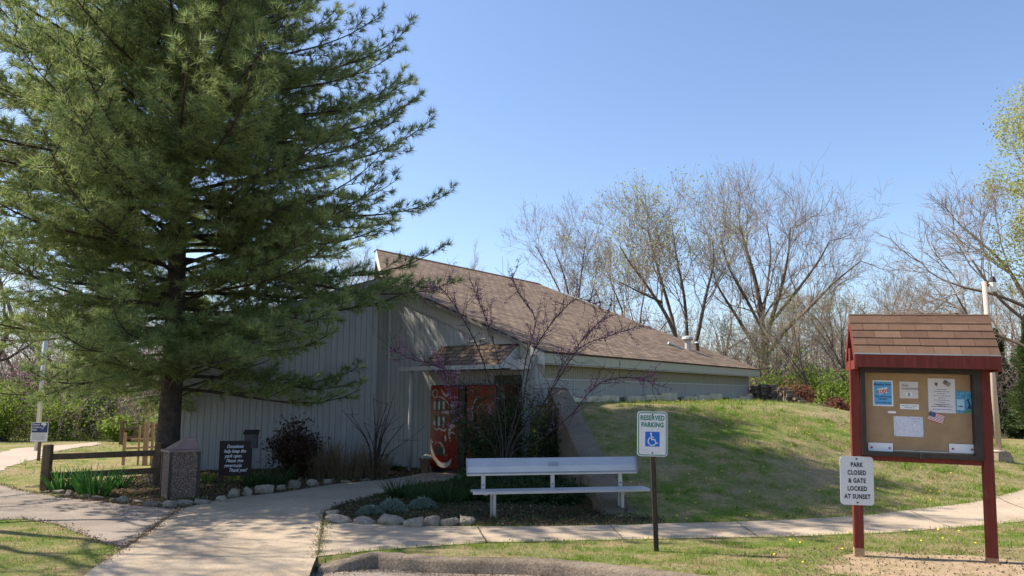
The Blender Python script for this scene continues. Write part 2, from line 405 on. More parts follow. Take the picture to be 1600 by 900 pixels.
def ordinal(i): return ['first', 'second', 'third', 'fourth', 'fifth', 'sixth', 'seventh', 'eighth', 'ninth', 'tenth', 'eleventh', 'twelfth', 'thirteenth', 'fourteenth', 'fifteenth', 'sixteenth', 'seventeenth', 'eighteenth', 'nineteenth', 'twentieth', 'twenty-first', 'twenty-second', 'twenty-third', 'twenty-fourth', 'twenty-fifth', 'twenty-sixth', 'twenty-seventh', 'twenty-eighth', 'twenty-ninth', 'thirtieth'][i]

# ------------------------------------------------------------------ building frame
E0 = P(850, 548, 16.0); E1 = G(1187, 577, E0[2]); ZE = E0[2]
A2 = (E1-E0)[:2]; LEN = float(np.linalg.norm(A2)); A2 /= LEN; B2 = np.array([-A2[1], A2[0]]); SL = .41; RIDGE = 9.0
def W(s, t, z): q = E0[:2]+B2*s+A2*t; return Vector((q[0], q[1], z))
def roofz(s): return ZE+SL*s
# retaining wall cap centre line
CT = P(873, 606, 15.95); CB = G(968, 800, .05)
cl_dir = (CT-CB)[:2]; cl_len = np.linalg.norm(cl_dir); cl_dir /= cl_len; cl_n = np.array([cl_dir[1], -cl_dir[0]])  # n points right
def sstep(t): t = np.clip(t, 0, 1); return t*t*(3-2*t)
def height(x, y):
    x = np.asarray(x, float); y = np.asarray(y, float)
    # side of cap line / building right wall
    r1 = (x-CB[0])*cl_n[0]+(y-CB[1])*cl_n[1]
    r2 = (x-E0[0])*A2[1]-(y-E0[1])*A2[0]+.30
    right = np.where(y < CT[1], r1, np.maximum(r2, -1)) > 0
    prof = sstep((y-10.5)/6.6)*.62+np.clip((y-10.9)/5.2, 0, 1)*.38
    rr = 1-sstep((x-6.0)/9.2)
    # toward the right the foot of the bank curves away
    prof2 = sstep((y-10.5-np.clip(x-3, 0, 30)*.28)/8.0)
    k = sstep((x-2)/5)
    h = 1.47*(prof*(1-k)+prof2*k)*rr
    h = np.where(right & (y > 10.4), h, 0)
    far = sstep((y-34)/60)*1.2
    return h+far+np.where(y > 18, 0.0, 0)
def h1(x, y): return float(height(x, y))
def GT(px, py):
    r = ray(px, py); prev = 0
    for t in np.arange(4, 120, .02):
        q = np.array([0, 0, EYE])+r*t
        if q[2] < h1(q[0], q[1]): return q
    return q

# ------------------------------------------------------------------ pavement outlines (pixels on the ground plane)
def poly(pts): return [tuple(G(*p)[:2]) for p in pts]
walk = poly([(127, 900), (191, 860), (281, 796), (320, 786), (380, 776), (440, 770), (520, 757), (600, 750), (640, 744), (668, 738), (740, 741), (722, 750), (655, 756), (618, 765), (580, 776), (530, 789), (506, 802), (503, 830), (496, 868)])
walk = walk+[tuple(G(482, 900)[:2]), (-1.74, 6.2), (-4.2, 6.2)]
sidewalk = poly([(506, 813), (620, 821), (740, 823), (880, 822), (1000, 819), (1130, 816), (1260, 811), (1370, 805), (1450, 796), (1540, 785), (1600, 773), (1680, 757), (1800, 736), (1830, 768), (1680, 803), (1600, 815), (1530, 822), (1400, 832), (1260, 838), (1000, 843), (860, 846), (760, 848), (702, 852), (587, 860), (496, 870), (503, 830)])
asph = poly([(281, 796), (225, 791), (169, 785), (94, 777), (28, 766), (0, 757), (-120, 740), (-400, 716), (-500, 760), (-120, 800), (0, 813), (35, 811), (90, 820), (154, 845), (191, 860)])
grav = poly([(0, 737), (20, 727), (40, 721), (60, 717), (79, 708), (111, 701), (160, 694), (150, 691), (90, 696), (27, 700.5), (0, 708), (-60, 716), (-300, 745), (-300, 790), (-60, 752)])
bedL = poly([(98, 777), (92, 766), (120, 752), (200, 748), (240, 738), (275, 733), (596, 722), (650, 732), (668, 738), (640, 744), (600, 750), (520, 757), (440, 770), (380, 776), (320, 786), (281, 796), (225, 791), (169, 785)])
bedR = poly([(506, 802), (530, 789), (580, 776), (618, 765), (655, 756), (722, 750), (740, 741), (830, 742)])+[tuple(np.array(CT[:2])-cl_n*.1)]+poly([(985, 806), (1040, 812), (1040, 818), (880, 822), (740, 823), (620, 821), (506, 813)])
kerb_back = [tuple(G(*p)[:2]) for p in [(494, 872), (592, 865), (702, 872), (826, 874), (940, 883), (1060, 896), (1200, 915)]]
kerb_back += [(kerb_back[-1][0]+1.6, kerb_back[-1][1]-.95), (kerb_back[-1][0]+5, kerb_back[-1][1]-3.6)]
dirtpad = [(3.35, 8.28), (3.7, 8.5), (4.3, 8.3), (4.9, 8.1), (5.3, 7.6), (4.9, 7.1), (4.1, 7.0), (3.2, 7.3), (2.9, 7.8)]

def clipgrid(bm, step, x0, x1, y0, y1):
    for i in range(int((x1-x0)/step)+1):
        bmesh.ops.bisect_plane(bm, geom=bm.verts[:]+bm.edges[:]+bm.faces[:], plane_co=(x0+i*step, 0, 0), plane_no=(1, 0, 0))
    for i in range(int((y1-y0)/step)+1):
        bmesh.ops.bisect_plane(bm, geom=bm.verts[:]+bm.edges[:]+bm.faces[:], plane_co=(0, y0+i*step, 0), plane_no=(0, 1, 0))
def sheet(name, pl, m, z=.006, wig=0, step=0, kind='structure', zf=None, thick=.05):
    bm = bmesh.new()
    pts = []
    n = len(pl)
    for i in range(n):
        a = np.array(pl[i]); b = np.array(pl[(i+1) % n]); L = np.linalg.norm(b-a); k = max(1, int(L/.25)) if wig else 1
        for j in range(k):
            q = a+(b-a)*j/k
            if wig and j: q = q+rng.normal(size=2)*wig
            pts.append(q)
    vs = [bm.verts.new((p[0], p[1], 0)) for p in pts]
    from mathutils.geometry import tessellate_polygon
    for t in tessellate_polygon([[v.co for v in vs]]):
        if len(set(t)) == 3:
            try: bm.faces.new([vs[i] for i in t])
            except ValueError: pass
    if step:
        a = np.array(pl); clipgrid(bm, step, a[:, 0].min(), a[:, 0].max(), a[:, 1].min(), a[:, 1].max())
    for v in bm.verts: v.co.z = h1(v.co.x, v.co.y)+z+(zf(v.co.x, v.co.y) if zf else 0)
    for f in bm.faces:
        f.normal_update()
        if f.normal.z < 0: f.normal_flip()
    me = bpy.data.meshes.new(name); bm.to_mesh(me); bm.free()
    o = link(name, me, m); return tag(o, kind=kind)

# terrain -----------------------------------------------------------
def axis(segs):
    out = []
    for a, b, s in segs: out += list(np.arange(a, b, s))
    return np.array(out+[segs[-1][1]])
gx = axis([(-400, -60, 20), (-60, -20, 2), (-20, -8, .5), (-8, 9, .12), (9, 20, .35), (20, 60, 2), (60, 400, 20)])
gy = axis([(-60, 0, 6), (0, 5, .5), (5, 18, .12), (18, 30, .35), (30, 60, 2), (60, 500, 20)])
XX, YY = np.meshgrid(gx, gy)
ZZ = height(XX, YY)
kb = np.array(kerb_back)
def kerb_y(x): return np.interp(x, kb[:, 0], kb[:, 1], left=6.2, right=-5)
road_mask = (YY < kerb_y(XX)-.08)
ZZ = np.where(road_mask, -.2, ZZ)
pav = inpoly(XX, YY, walk) | inpoly(XX, YY, sidewalk) | inpoly(XX, YY, asph) | inpoly(XX, YY, grav)
nz = np.sin(XX*2.3+1.7*np.sin(YY*1.9))*np.cos(YY*2.7+1.3*np.sin(XX*1.4))*.012+np.sin(XX*.7+YY*.45)*.02
ZZ = np.where((~road_mask) & (ZZ > .05), ZZ+nz*np.clip(ZZ*2, 0, 1), ZZ)
ZZ = np.where(pav & ~road_mask, ZZ-.006, ZZ)
ZZ = np.where((XX > -4.9) & (XX < -1.7) & (YY < 8.15) & ~road_mask, ZZ-.11*sstep((7.95-YY)/1.5)-.035, ZZ)
nx, ny = len(gx), len(gy)
V = np.stack([XX, YY, ZZ], -1).reshape(-1, 3)
ii, jj = np.meshgrid(np.arange(nx-1), np.arange(ny-1)); b0 = (jj*nx+ii).ravel()
me = npmesh('ground', V, np.stack([b0, b0+1, b0+nx+1, b0+nx], 1)); me.polygons.foreach_set('use_smooth', np.ones(len(me.polygons), bool))
tag(link('ground', me, M['ground']), kind='structure')
# road
roadpl = [(-1.84, 6.2), (-2.0, 8.02)]+[(p[0], p[1]-.14) for p in kerb_back]+[(60, -3), (60, -60), (-60, -60), (-60, 6.2)]
sheet('road', roadpl, M['asphalt'], -.11)
def walkz(x, y): return -.1*float(sstep((7.9-y)/1.5))
sheet('entry_walk', walk, M['concrete'], .007, .006, .4, zf=walkz)
sheet('sidewalk', sidewalk, M['concrete'], .004, .008, .5)
sheet('asphalt_path', asph, M['asphalt'], .003, .02)
sheet('gravel_road', grav, M['gravel'], .006, .05)
sheet('bed_soil_left', bedL, M['mulch'], .005, .03, .5)
sheet('bed_soil_right', bedR, M['mulch'], .005, .02, .5)
sheet('worn_dirt', dirtpad, M['dirt'], .006, .09)
# expansion joints (dark strips)
jm = flat('joint_dirt', (.10, .07, .045), .95)
def joint(a, b, w=.022, z=.0105):
    a = np.array(a[:2]); b = np.array(b[:2]); d = b-a; n = np.array([-d[1], d[0]])/np.linalg.norm(d)*w/2; K = 14; vs = []
    for k in range(K+1):
        q = a+d*k/K+rng.normal(size=2)*.003; ww = n*rng.uniform(.6, 1.25)
        for s_ in (-1, 1): e = q+ww*s_; vs.append((e[0], e[1], h1(*e)+z+walkz(*e) if e[1] < 7.9 and e[0] < -1.9 else h1(*e)+z))
    f = [(2*k, 2*k+1, 2*k+3, 2*k+2) for k in range(K)]
    return vs, f
jv = []; jf = []
for a, b, w in [((504, 814), (497, 866), .018), ((746, 824), (760, 848), .02), ((952, 820), (975, 844), .012), ((1150, 815), (1185, 840), .012), ((281, 796), (191, 860), .02), ((1420, 800), (1490, 826), .012), ((1560, 782), (1640, 808), .012)]:
    vs, f = joint(G(*a), G(*b), w); k = len(jv); jv += vs; jf += [tuple(i+k for i in q) for q in f]
tag(link('pavement_joints', npmesh('pavement_joints', jv, jf), jm), kind='structure')
# kerb
def kerbobj():
    pts = [];
    for i in range(len(kerb_back)-1):
        a = np.array(kerb_back[i]); b = np.array(kerb_back[i+1]); n = max(2, int(np.linalg.norm(b-a)/.08))
        for k in range(n): pts.append(a+(b-a)*k/n)
    pts = np.array(pts); d = np.gradient(pts, axis=0); d /= np.linalg.norm(d, axis=1)[:, None]; nn = np.stack([d[:, 1], -d[:, 0]], 1)
    prof = [(-.01, -.2), (-.01, .012), (.02, .022), (.125, .020), (.15, .008), (.165, -.02), (.19, -.14)]
    V = []; L = np.r_[0, np.cumsum(np.linalg.norm(np.diff(pts, axis=0), axis=1))]
    for i, p in enumerate(pts):
        fade = .25+.75*float(sstep(L[i]/.55)); jn = -.010 if any(abs(L[i]-q) < .02 for q in (.98, 4.0)) else 0
        for o, z in prof:
            zz = z if z < -.1 else (-.1+(z+.1)*(.1+.9*fade)); V.append((p[0]+nn[i][0]*o+rng.normal()*.004, p[1]+nn[i][1]*o+rng.normal()*.003, zz+jn+rng.normal()*.0045+.004*math.sin(L[i]*3.1)))
    k = len(prof); f = [(i*k+j, i*k+j+1, (i+1)*k+j+1, (i+1)*k+j) for i in range(len(pts)-1) for j in range(k-1)]
    me = npmesh('kerb', V, f); tag(link('kerb', me, M['kerb']), kind='structure')
kerbobj()

# ------------------------------------------------------------------ building
C2 = W(.3, .2, 0)
bld = empty('park_building', W(0, 0, 0), 0, 'low grey wood-sided park building with brown shingled roof set into the grassy bank', 'building')
bo = bld.location.copy()
_link = link
def child(o, par):  # keep world coords for meshes modelled in world space
    o.parent = par; o.matrix_parent_inverse = Matrix.Translation(-Vector(par.location)) if par.rotation_euler.z == 0 else par.matrix_basis.inverted(); return o
def siding(name, p0, p1, zb, zt, sp, m, par, out, th=.02, gap=.010):
    """boards from plan point p0 to p1; zb, zt functions of distance; out: outward plan normal"""
    p0 = Vector(p0[:2]).to_3d(); p1 = Vector(p1[:2]).to_3d(); L = (p1-p0).length; d = (p1-p0)/L; o = Vector((out[0], out[1], 0)).normalized()
    mb = MB(); n = int(round(L/sp)); w = L/n
    # backing
    pts = [p0+Vector((0, 0, zb(0))), p1+Vector((0, 0, zb(L)))]+[p1+Vector((0, 0, zt(L))), p0+Vector((0, 0, zt(0)))]
    mb.prism(pts, -o*.12)
    for i in range(n):
        a = i*w+gap/2; b = (i+1)*w-gap/2
        mb.prism([p0+d*a+Vector((0, 0, zb(a))), p0+d*b+Vector((0, 0, zb(b))), p0+d*b+Vector((0, 0, zt(b)-.004)), p0+d*a+Vector((0, 0, zt(a)-.004))], o*th)
    ob = mb.build(name, m); return child(ob, par)
Av = Vector((A2[0], A2[1], 0)); Bv = Vector((B2[0], B2[1], 0))
SC = 4.75  # s of corner with left wing
# front wall (faces camera-left, normal -A)
siding('front_wall', W(.3, .2, 0), W(SC, .2, 0), lambda u: -.1, lambda u: roofz(.3+u)-.22, .15, M['siding'], bld, -Av)
# right wall (normal -B)
siding('right_wall_upper', W(.3, .2, 0), W(.3, LEN-.3, 0), lambda u: 1.98, lambda u: ZE-.2, .10, M['siding2'], bld, -Bv, th=.018)
mb = MB(); mb.prism([W(.28, .2, .3), W(.28, LEN-.3, .3), W(.28, LEN-.3, 1.975), W(.28, .2, 1.975)], Bv*.1); child(mb.build('right_wall_lower', M['panelpaint']), bld)
mb = MB()
for t in np.arange(1.6, LEN-.5, 1.22): mb.prism([W(.277, t, 1.4), W(.277, t+.03, 1.4), W(.277, t+.03, 1.97), W(.277, t, 1.97)], -Bv*.008)
mb.prism([W(.277, .2, 1.955), W(.277, LEN-.3, 1.955), W(.277, LEN-.3, 1.985), W(.277, .2, 1.985)], -Bv*.02)
child(mb.build('wall_batten', M['siding']), bld)
# far and back walls
mb = MB(); mb.prism([W(.3, LEN-.3, -.1), W(15.6, LEN-.3, -.1), W(15.6, LEN-.3, roofz(18-15.6)-.1), W(RIDGE, LEN-.3, roofz(RIDGE)-.2), W(.3, LEN-.3, ZE-.1)], -Av*.12)
mb.prism([W(15.6, 10.4, -.1), W(15.6, LEN-.3, -.1), W(15.6, LEN-.3, roofz(18-15.6)-.1), W(15.6, 10.4, roofz(18-15.6)-.1)], -Bv*.12); child(mb.build('rear_wall', M['siding']), bld)
# side wall under the diagonal roof edge
C1 = W(SC, .2, 0); BT = 4.1
TL = W(RIDGE, BT, 0)
def diag(name, inset, z0, z1, m, th):
    a = W(4.6, .05, 0); b = TL; d = (b-a).normalized(); n = Vector((-d.y, d.x, 0))
    if n.x > 0: n = -n
    a = a-n*inset; b = b-n*inset
    mb = MB(); mb.prism([a+Vector((0, 0, z0 if z0 < 1 else roofz(4.6)-z0+0)), b+Vector((0, 0, z0 if z0 < 1 else roofz(RIDGE)-z0)), b+Vector((0, 0, roofz(RIDGE)-z1)), a+Vector((0, 0, roofz(4.6)-z1))], n*th)
    return child(mb.build(name, m), bld)
diag('side_wall', .22, -.1, .15, M['siding'], .1)
def diagf():
    a = W(4.55, -.0, 0); b = TL; d = (b-a).normalized(); n = Vector((-d.y, d.x, 0))
    if n.x > 0: n = -n
    mb = MB(); mb.prism([a+Vector((0, 0, roofz(4.55)-.28)), b+Vector((0, 0, roofz(RIDGE)-.28)), b+Vector((0, 0, roofz(RIDGE)-.03)), a+Vector((0, 0, roofz(4.55)-.03))], n*.03)
    child(mb.build('side_fascia', M['trim']), bld)
diagf()
mb = MB(); mb.prism([W(RIDGE, BT+.3, -.1), W(15.6, 10.5, -.1), W(15.6, 10.5, roofz(18-15.6)-.1), W(RIDGE, BT+.3, roofz(RIDGE)-.2)], Av*.12); child(mb.build('rear_side_wall', M['siding']), bld)
# roof with uv in metres
def roofpoly(name, pts, uvf, m, th, par):
    bm = bmesh.new(); uvl = bm.loops.layers.uv.new('UVMap')
    a = [bm.verts.new(p) for p in pts]; b = [bm.verts.new(Vector(p)-Vector((0, 0, th))) for p in pts]; n = len(pts)
    bm.faces.new(a); bm.faces.new(b[::-1])
    for i in range(n): bm.faces.new((a[i], b[i], b[(i+1) % n], a[(i+1) % n]))
    bmesh.ops.recalc_face_normals(bm, faces=bm.faces)
    for f in bm.faces:
        for l in f.loops: l[uvl].uv = uvf(l.vert.co)
    me = bpy.data.meshes.new(name); bm.to_mesh(me); bm.free(); return child(link(name, me, m), par)
def uvf(co):
    r = np.array([co.x, co.y])-E0[:2]; return (float(r@A2), float(r@B2)*math.sqrt(1+SL*SL))
rs_ = 4.6
main = [W(0, 0, ZE), W(0, LEN, ZE), W(RIDGE, LEN, roofz(RIDGE)), W(RIDGE, BT, roofz(RIDGE)), W(rs_, 0, roofz(rs_))]
roofpoly('roof', main, uvf, M['shingle'], .035, bld)
roofpoly('rear_roof', [W(RIDGE, BT, roofz(RIDGE)-.001), W(RIDGE, LEN, roofz(RIDGE)-.001), W(15.9, LEN, roofz(18-15.9)), W(15.9, 10.4, roofz(18-15.9))], uvf, M['shingle'], .035, bld)
# ridge cap
mb = MB(); mb.prism([W(RIDGE-.16, BT, roofz(RIDGE-.16)+.012), W(RIDGE, BT, roofz(RIDGE)+.03), W(RIDGE+.16, BT, roofz(RIDGE-.16)+.012)], Av*(LEN-BT)); child(mb.build('ridge_cap', M['shingle']), bld)
# far rake drip strip: white flashing
mb = MB(); mb.prism([W(5.2, LEN-.02, roofz(5.2)+.01), W(7.6, LEN-.02, roofz(7.6)+.01), W(7.6, LEN-.02, roofz(7.6)+.045), W(5.2, LEN-.02, roofz(5.2)+.045)], -Av*.03); child(mb.build('flashing', M['whitepaint']), bld)
# soffit and fascia
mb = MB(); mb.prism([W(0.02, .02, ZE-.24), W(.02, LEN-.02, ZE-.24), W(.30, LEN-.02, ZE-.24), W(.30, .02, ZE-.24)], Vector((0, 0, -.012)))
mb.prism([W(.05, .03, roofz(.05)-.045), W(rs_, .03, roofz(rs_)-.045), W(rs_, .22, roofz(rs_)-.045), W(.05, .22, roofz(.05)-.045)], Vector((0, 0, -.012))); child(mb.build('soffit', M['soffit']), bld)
mb = MB(); mb.prism([W(0.03, 0, ZE-.27), W(.03, LEN, ZE-.27), W(.03, LEN, ZE-.036), W(.03, 0, ZE-.036)], Bv*.03); child(mb.build('eave_fascia', M['fascia']), bld)
mb = MB(); mb.prism([W(0, .0, ZE-.10), W(rs_, .0, roofz(rs_)-.10), W(rs_, .0, roofz(rs_)-.036), W(0, .0, ZE-.036)], Av*.025)
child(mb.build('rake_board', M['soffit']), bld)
# lit frieze board on front wall
mb = MB(); mb.prism([W(.1, .175, roofz(.1)-.40), W(SC-.05, .175, roofz(SC-.05)-.40), W(SC-.05, .175, roofz(SC-.05)-.065), W(.1, .175, roofz(.1)-.065)], -Av*.03); child(mb.build('frieze_board', M['trim']), bld)
mb = MB(); mb.prism([W(-.0, -.03, ZE-.29), W(.32, -.03, ZE-.21), W(.32, -.03, roofz(.32)-.04), W(0, -.03, ZE-.04)], Av*.05); child(mb.build('rake_end', M['trim']), bld)
# corner pillar
mb = MB(); mb.box((0, 0, 1.2), (.30, .34, 2.5), bev=.008); o = mb.build('pillar', M['panelpaint']); 
o.matrix_world = Matrix.Translation(W(.32, .06, 0)) @ Matrix.Rotation(math.atan2(A2[1], A2[0]), 4, 'Z'); child(o, bld); o.matrix_basis = Matrix.Translation(W(.32, .06, 0)) @ Matrix.Rotation(math.atan2(A2[1], A2[0]), 4, 'Z')
# left wing
WE = np.array(G(262, 737)[:2]); wv = WE-np.array(C1[:2]); WL = float(np.linalg.norm(wv)); wv /= WL; wn = np.array([-wv[1], wv[0]])
if wn[1] > 0: wn = -wn
zc1 = P(597, 433, C1.y)[2]
q = (490-800)/F
# find where column 490 hits the wing wall
best = min(np.linspace(0, WL, 400), key=lambda u: abs(XZ(490, C1.y+wv[1]*u, 4)-(C1.x+wv[0]*u)))
z490 = P(490, 464, C1.y+wv[1]*best)[2]; wsl = (z490-zc1)/best
def wtop(u): return max(zc1+wsl*u, 2.2)
siding('wing_wall', (C1.x, C1.y), WE, lambda u: -.1, lambda u: wtop(u)-.02, .135, M['siding'], bld, wn, th=.02)
Wv = Vector((wv[0], wv[1], 0)); Wn = Vector((wn[0], wn[1], 0))
def wp(u, o, z): return C1+Wv*u+Wn*o+Vector((0, 0, z))
mb = MB(); mb.prism([wp(0, .022, wtop(0)-.27), wp(WL, .022, wtop(WL)-.27), wp(WL, .022, wtop(WL)), wp(0, .022, wtop(0))], Wn*.025); child(mb.build('wing_fascia', M['panelpaint']), bld)
mb = MB(); mb.box((0, 0, 0), (.11, .03, zc1-.25)); o = mb.build('corner_trim', M['panelpaint']); o.matrix_basis = Matrix.Translation(wp(.06, .036, (zc1-.3)/2)) @ Matrix.Rotation(math.atan2(wv[1], wv[0]), 4, 'Z'); child(o, bld)
o.matrix_basis = Matrix.Translation(wp(.06, .036, (zc1-.3)/2)) @ Matrix.Rotation(math.atan2(wv[1], wv[0]), 4, 'Z')
roofpoly('wing_roof', [wp(0, .06, wtop(0)+.02), wp(WL, .06, wtop(WL)+.02), wp(WL, -7, wtop(WL)+.02), wp(1.5, -7, wtop(1.5)+.02), wp(0, -.3, wtop(0)+.02)], lambda c: (c.x, c.y), M['shingle'], .03, bld)
mb = MB(); mb.prism([wp(WL, 0, -.1), wp(WL, -6.8, -.1), wp(WL, -6.8, 2.2), wp(WL, 0, 2.2)], -Wv*.12); child(mb.build('wing_end_wall', M['siding']), bld)
# entrance canopy
zg = P(640, 575, W(3.3, -.5, 0).y)[2]; zt = zg+.52
def cz(t): return zg+.04+(t+.5)/.67*.46
roofpoly('canopy_roof', [W(.73, -.52, cz(-.52)), W(.73, .17, cz(.17)), W(2.85, .17, cz(.17)), W(2.95, -.52, cz(-.52))], lambda c: (float((np.array([c.x, c.y])-E0[:2])@B2), float((np.array([c.x, c.y])-E0[:2])@A2)*1.22+.3), M['shingle'], .03, bld)
mb = MB(); mb.prism([W(.73, -.50, zg-.05), W(.73, .17, zg-.05), W(.73, .17, cz(.17)-.03), W(.73, -.50, cz(-.5)-.03)], -Bv*.03); child(mb.build('canopy_gable', M['trim']), bld)
mb = MB(); mb.prism([W(.74, -.48, zg-.06), W(.74, .17, zg-.06), W(3.3, .17, zg-.06), W(3.3, -.48, zg-.06)], Vector((0, 0, .03))); child(mb.build('canopy_ceiling', M['soffit']), bld)
mb = MB(); mb.prism([W(.70, -.53, zg-.07), W(3.42, -.53, zg-.07), W(3.42, -.53, zg+.02), W(.70, -.53, zg+.02)], -Av*.09); child(mb.build('gutter', M['whitepaint']), bld)
mb = MB(); mb.prism([W(.25, -.16, zg-.08), W(.72, -.16, zg-.08), W(.72, -.16, zg+.13), W(.25, -.16, zg+.13)], Av*.06); child(mb.build('canopy_beam', M['trim']), bld)
mb = MB(); mb.cyl(W(3.25, -.42, 0), W(3.25, -.42, zg-.06), .045, n=10); child(mb.build('canopy_post', M['whitepaint'], smooth=True), bld)
# thin pale brace on the wall
mb = MB(); mb.cyl(W(2.25, .12, cz(.17)+.02), W(1.55, .12, roofz(1.55)-.3), .012, n=6); child(mb.build('conduit', M['whitepaint']), bld)
# dark door to the right of the machines
mb = MB(); mb.prism([W(.45, .16, 0), W(1.35, .16, 0), W(1.35, .16, 2.05), W(.45, .16, 2.05)], -Av*.04); d_ = child(mb.build('door', M['doorp']), bld)
mb = MB(); mb.prism([W(.6, .115, .9), W(1.2, .115, .9), W(1.2, .115, 1.85), W(.6, .115, 1.85)], -Av*.006); o = mb.build('door_pane', M['doorglass']); o.parent = d_
mb = MB(); mb.cyl(W(1.27, .12, 1.0), W(1.27, .06, 1.0), .02); o = mb.build('door_handle', M['alu']); o.parent = d_
# roof vents: hit of a pixel ray with the roof plane
def roofhit(px, py):
    r = ray(px, py)
    for t in np.arange(5, 60, .01):
        q = np.array([0, 0, EYE])+r*t; s_ = float((q[:2]-E0[:2])@B2)
        if s_ > 0 and q[2] < roofz(s_): return Vector(q)
    return Vector(q)
q = roofhit(1075, 546)
mb = MB(); mb.cyl(q-Vector((0, 0, .2)), q+Vector((0, 0, .28)), .11, .095); mb.cyl(q+Vector((0, 0, .26)), q+Vector((0, 0, .31)), .10, .17); mb.cyl(q+Vector((0, 0, .33)), q+Vector((0, 0, .41)), .19, .17); mb.cyl(q+Vector((0, 0, .41)), q+Vector((0, 0, .44)), .17, .05)
child(mb.build('roof_vent', M['whitepaint']), bld)
q = roofhit(1090, 548)
mb = MB(); mb.cyl(q-Vector((0, 0, .2)), q+Vector((0, 0, .25)), .06); k_ = child(mb.build('vent_pipe', M['darkmetal']), bld)
mb = MB(); mb.cyl(q+Vector((0, 0, .25)), q+Vector((0, 0, .30)), .10, .08); o = mb.build('pipe_cap', M['whitepaint']); o.parent = k_
q = roofhit(1062, 544)
mb = MB(); mb.cyl(q+Vector((.1, .05, -.02)), q+Vector((-.38, -.1, .16)), .045); child(mb.build('exhaust_pipe', M['whitepaint']), bld)
# stone footing along right wall
def stepped(t0, t1, steps, zb=1.0):
    mb = MB(); L = t1-t0; n = len(steps)
    for i, z in enumerate(steps):
        mb.prism([W(.27, t0+L*i/n, zb), W(.27, t0+L*(i+1)/n-.004, zb), W(.27, t0+L*(i+1)/n-.004, z), W(.27, t0+L*i/n, z)], -Bv*(.10+.02*(i % 2)))
    bmesh.ops.bevel(mb.bm, geom=mb.bm.edges[:], offset=.012, segments=1, affect='EDGES')
    child(mb.build('stone_footing', M['footing']), bld)
def tfor(px, z=1.55):  # t on right wall for a pixel column
    return min(np.linspace(0, LEN, 600), key=lambda t: abs(XZ(px, W(.28, t, 0).y, z)-W(.28, t, 0).x))
def zfor(px, py): return P(px, py, W(.28, tfor(px), 0).y)[2]
def strip(px0, px1, tops): stepped(tfor(px0), tfor(px1), tops)
strip(880, 962, [zfor(900, 621), zfor(925, 619), zfor(950, 618)])
strip(975, 1053, [zfor(990, 619), zfor(1010, 617), zfor(1045, 614)])
strip(1064, 1124, [zfor(1075, 619), zfor(1090, 617), zfor(1115, 615)])
strip(1139, 1176, [zfor(1145, 622), zfor(1155, 619), zfor(1170, 616)])
for a, b in ((963, 974), (1054, 1063), (1125, 1138)):
    mb = MB(); mb.prism([W(.27, tfor(a), 1.2), W(.27, tfor(b), 1.2), W(.27, tfor(b), zfor(b, 621)), W(.27, tfor(a), zfor(a, 621))], -Bv*.02); child(mb.build('basement_vent', M['darkmetal']), bld)

# ------------------------------------------------------------------ retaining wall with sloping cap
def ramp_wall():
    o = tag(empty('retaining_wall', (CB[0], CB[1], 0)), 'sloping concrete retaining wall running down from the building corner beside the bank', 'wall')
    w = .20; pts = []
    K = 26; top = []; 
    for k in range(K+1):
        t = k/K; c = np.array(CB[:2])+cl_dir*cl_len*1.03*t; z = .04+(CT[2]-.04)*min(1, t*1.02)
        top.append((c, z))
    bm = bmesh.new(); rows = []
    for k, (c, z) in enumerate(top):
        L = c-cl_n*w*(1+.03*math.sin(k*2.1)); r = c+cl_n*w*(1+.03*math.cos(k*1.7))
        rows.append([bm.verts.new((*(L-cl_n*.03), -.1)), bm.verts.new((*L, z-.02)), bm.verts.new((*(L+cl_n*.02), z)), bm.verts.new((*(r-cl_n*.02), z)), bm.verts.new((*r, z-.02)), bm.verts.new((*r, -.1))])
    for k in range(K):
        for j in range(5): bm.faces.new((rows[k][j], rows[k][j+1], rows[k+1][j+1], rows[k+1][j]))
    bm.faces.new(rows[0]); bm.faces.new(rows[-1][::-1]); bmesh.ops.recalc_face_normals(bm, faces=bm.faces)
    me = bpy.data.meshes.new('cap'); bm.to_mesh(me); bm.free(); child(link('wall_body', me, M['cap']), o)
ramp_wall()

# ------------------------------------------------------------------ rocks
def rockmesh(name, seed, flat_=.55):
    r = random.Random(seed); bm = bmesh.new()
    for _ in range(22):
        v = Vector((r.uniform(-1, 1), r.uniform(-1, 1), r.uniform(-1, 1))); v = v/max(abs(v.x), abs(v.y), abs(v.z))*.42 if r.random() < .55 else v.normalized()*.47
        bm.verts.new((v.x, v.y, v.z*flat_*1.25))
    res = bmesh.ops.convex_hull(bm, input=bm.verts[:]); bmesh.ops.delete(bm, geom=[v for v in bm.verts if not v.link_faces], context='VERTS')
    bmesh.ops.bevel(bm, geom=bm.edges[:], offset=.035, segments=1, affect='EDGES')
    bmesh.ops.triangulate(bm, faces=bm.faces[:]); bmesh.ops.subdivide_edges(bm, edges=bm.edges[:], cuts=2, use_grid_fill=True)
    for v in bm.verts: v.co += Vector((r.gauss(0, 1), r.gauss(0, 1), r.gauss(0, 1)))*.009
    me = bpy.data.meshes.new(name); bm.to_mesh(me); bm.free(); return me
rocks = [rockmesh('edging_stone', i, .5+.1*(i % 3)) for i in range(7)]
for i, m_ in enumerate(rocks): m_.materials.append(M['limestone'])
rocks2 = [rockmesh('edging_stone', 20+i, .5) for i in range(4)]
for m_ in rocks2: m_.materials.append(M['limestone2'])
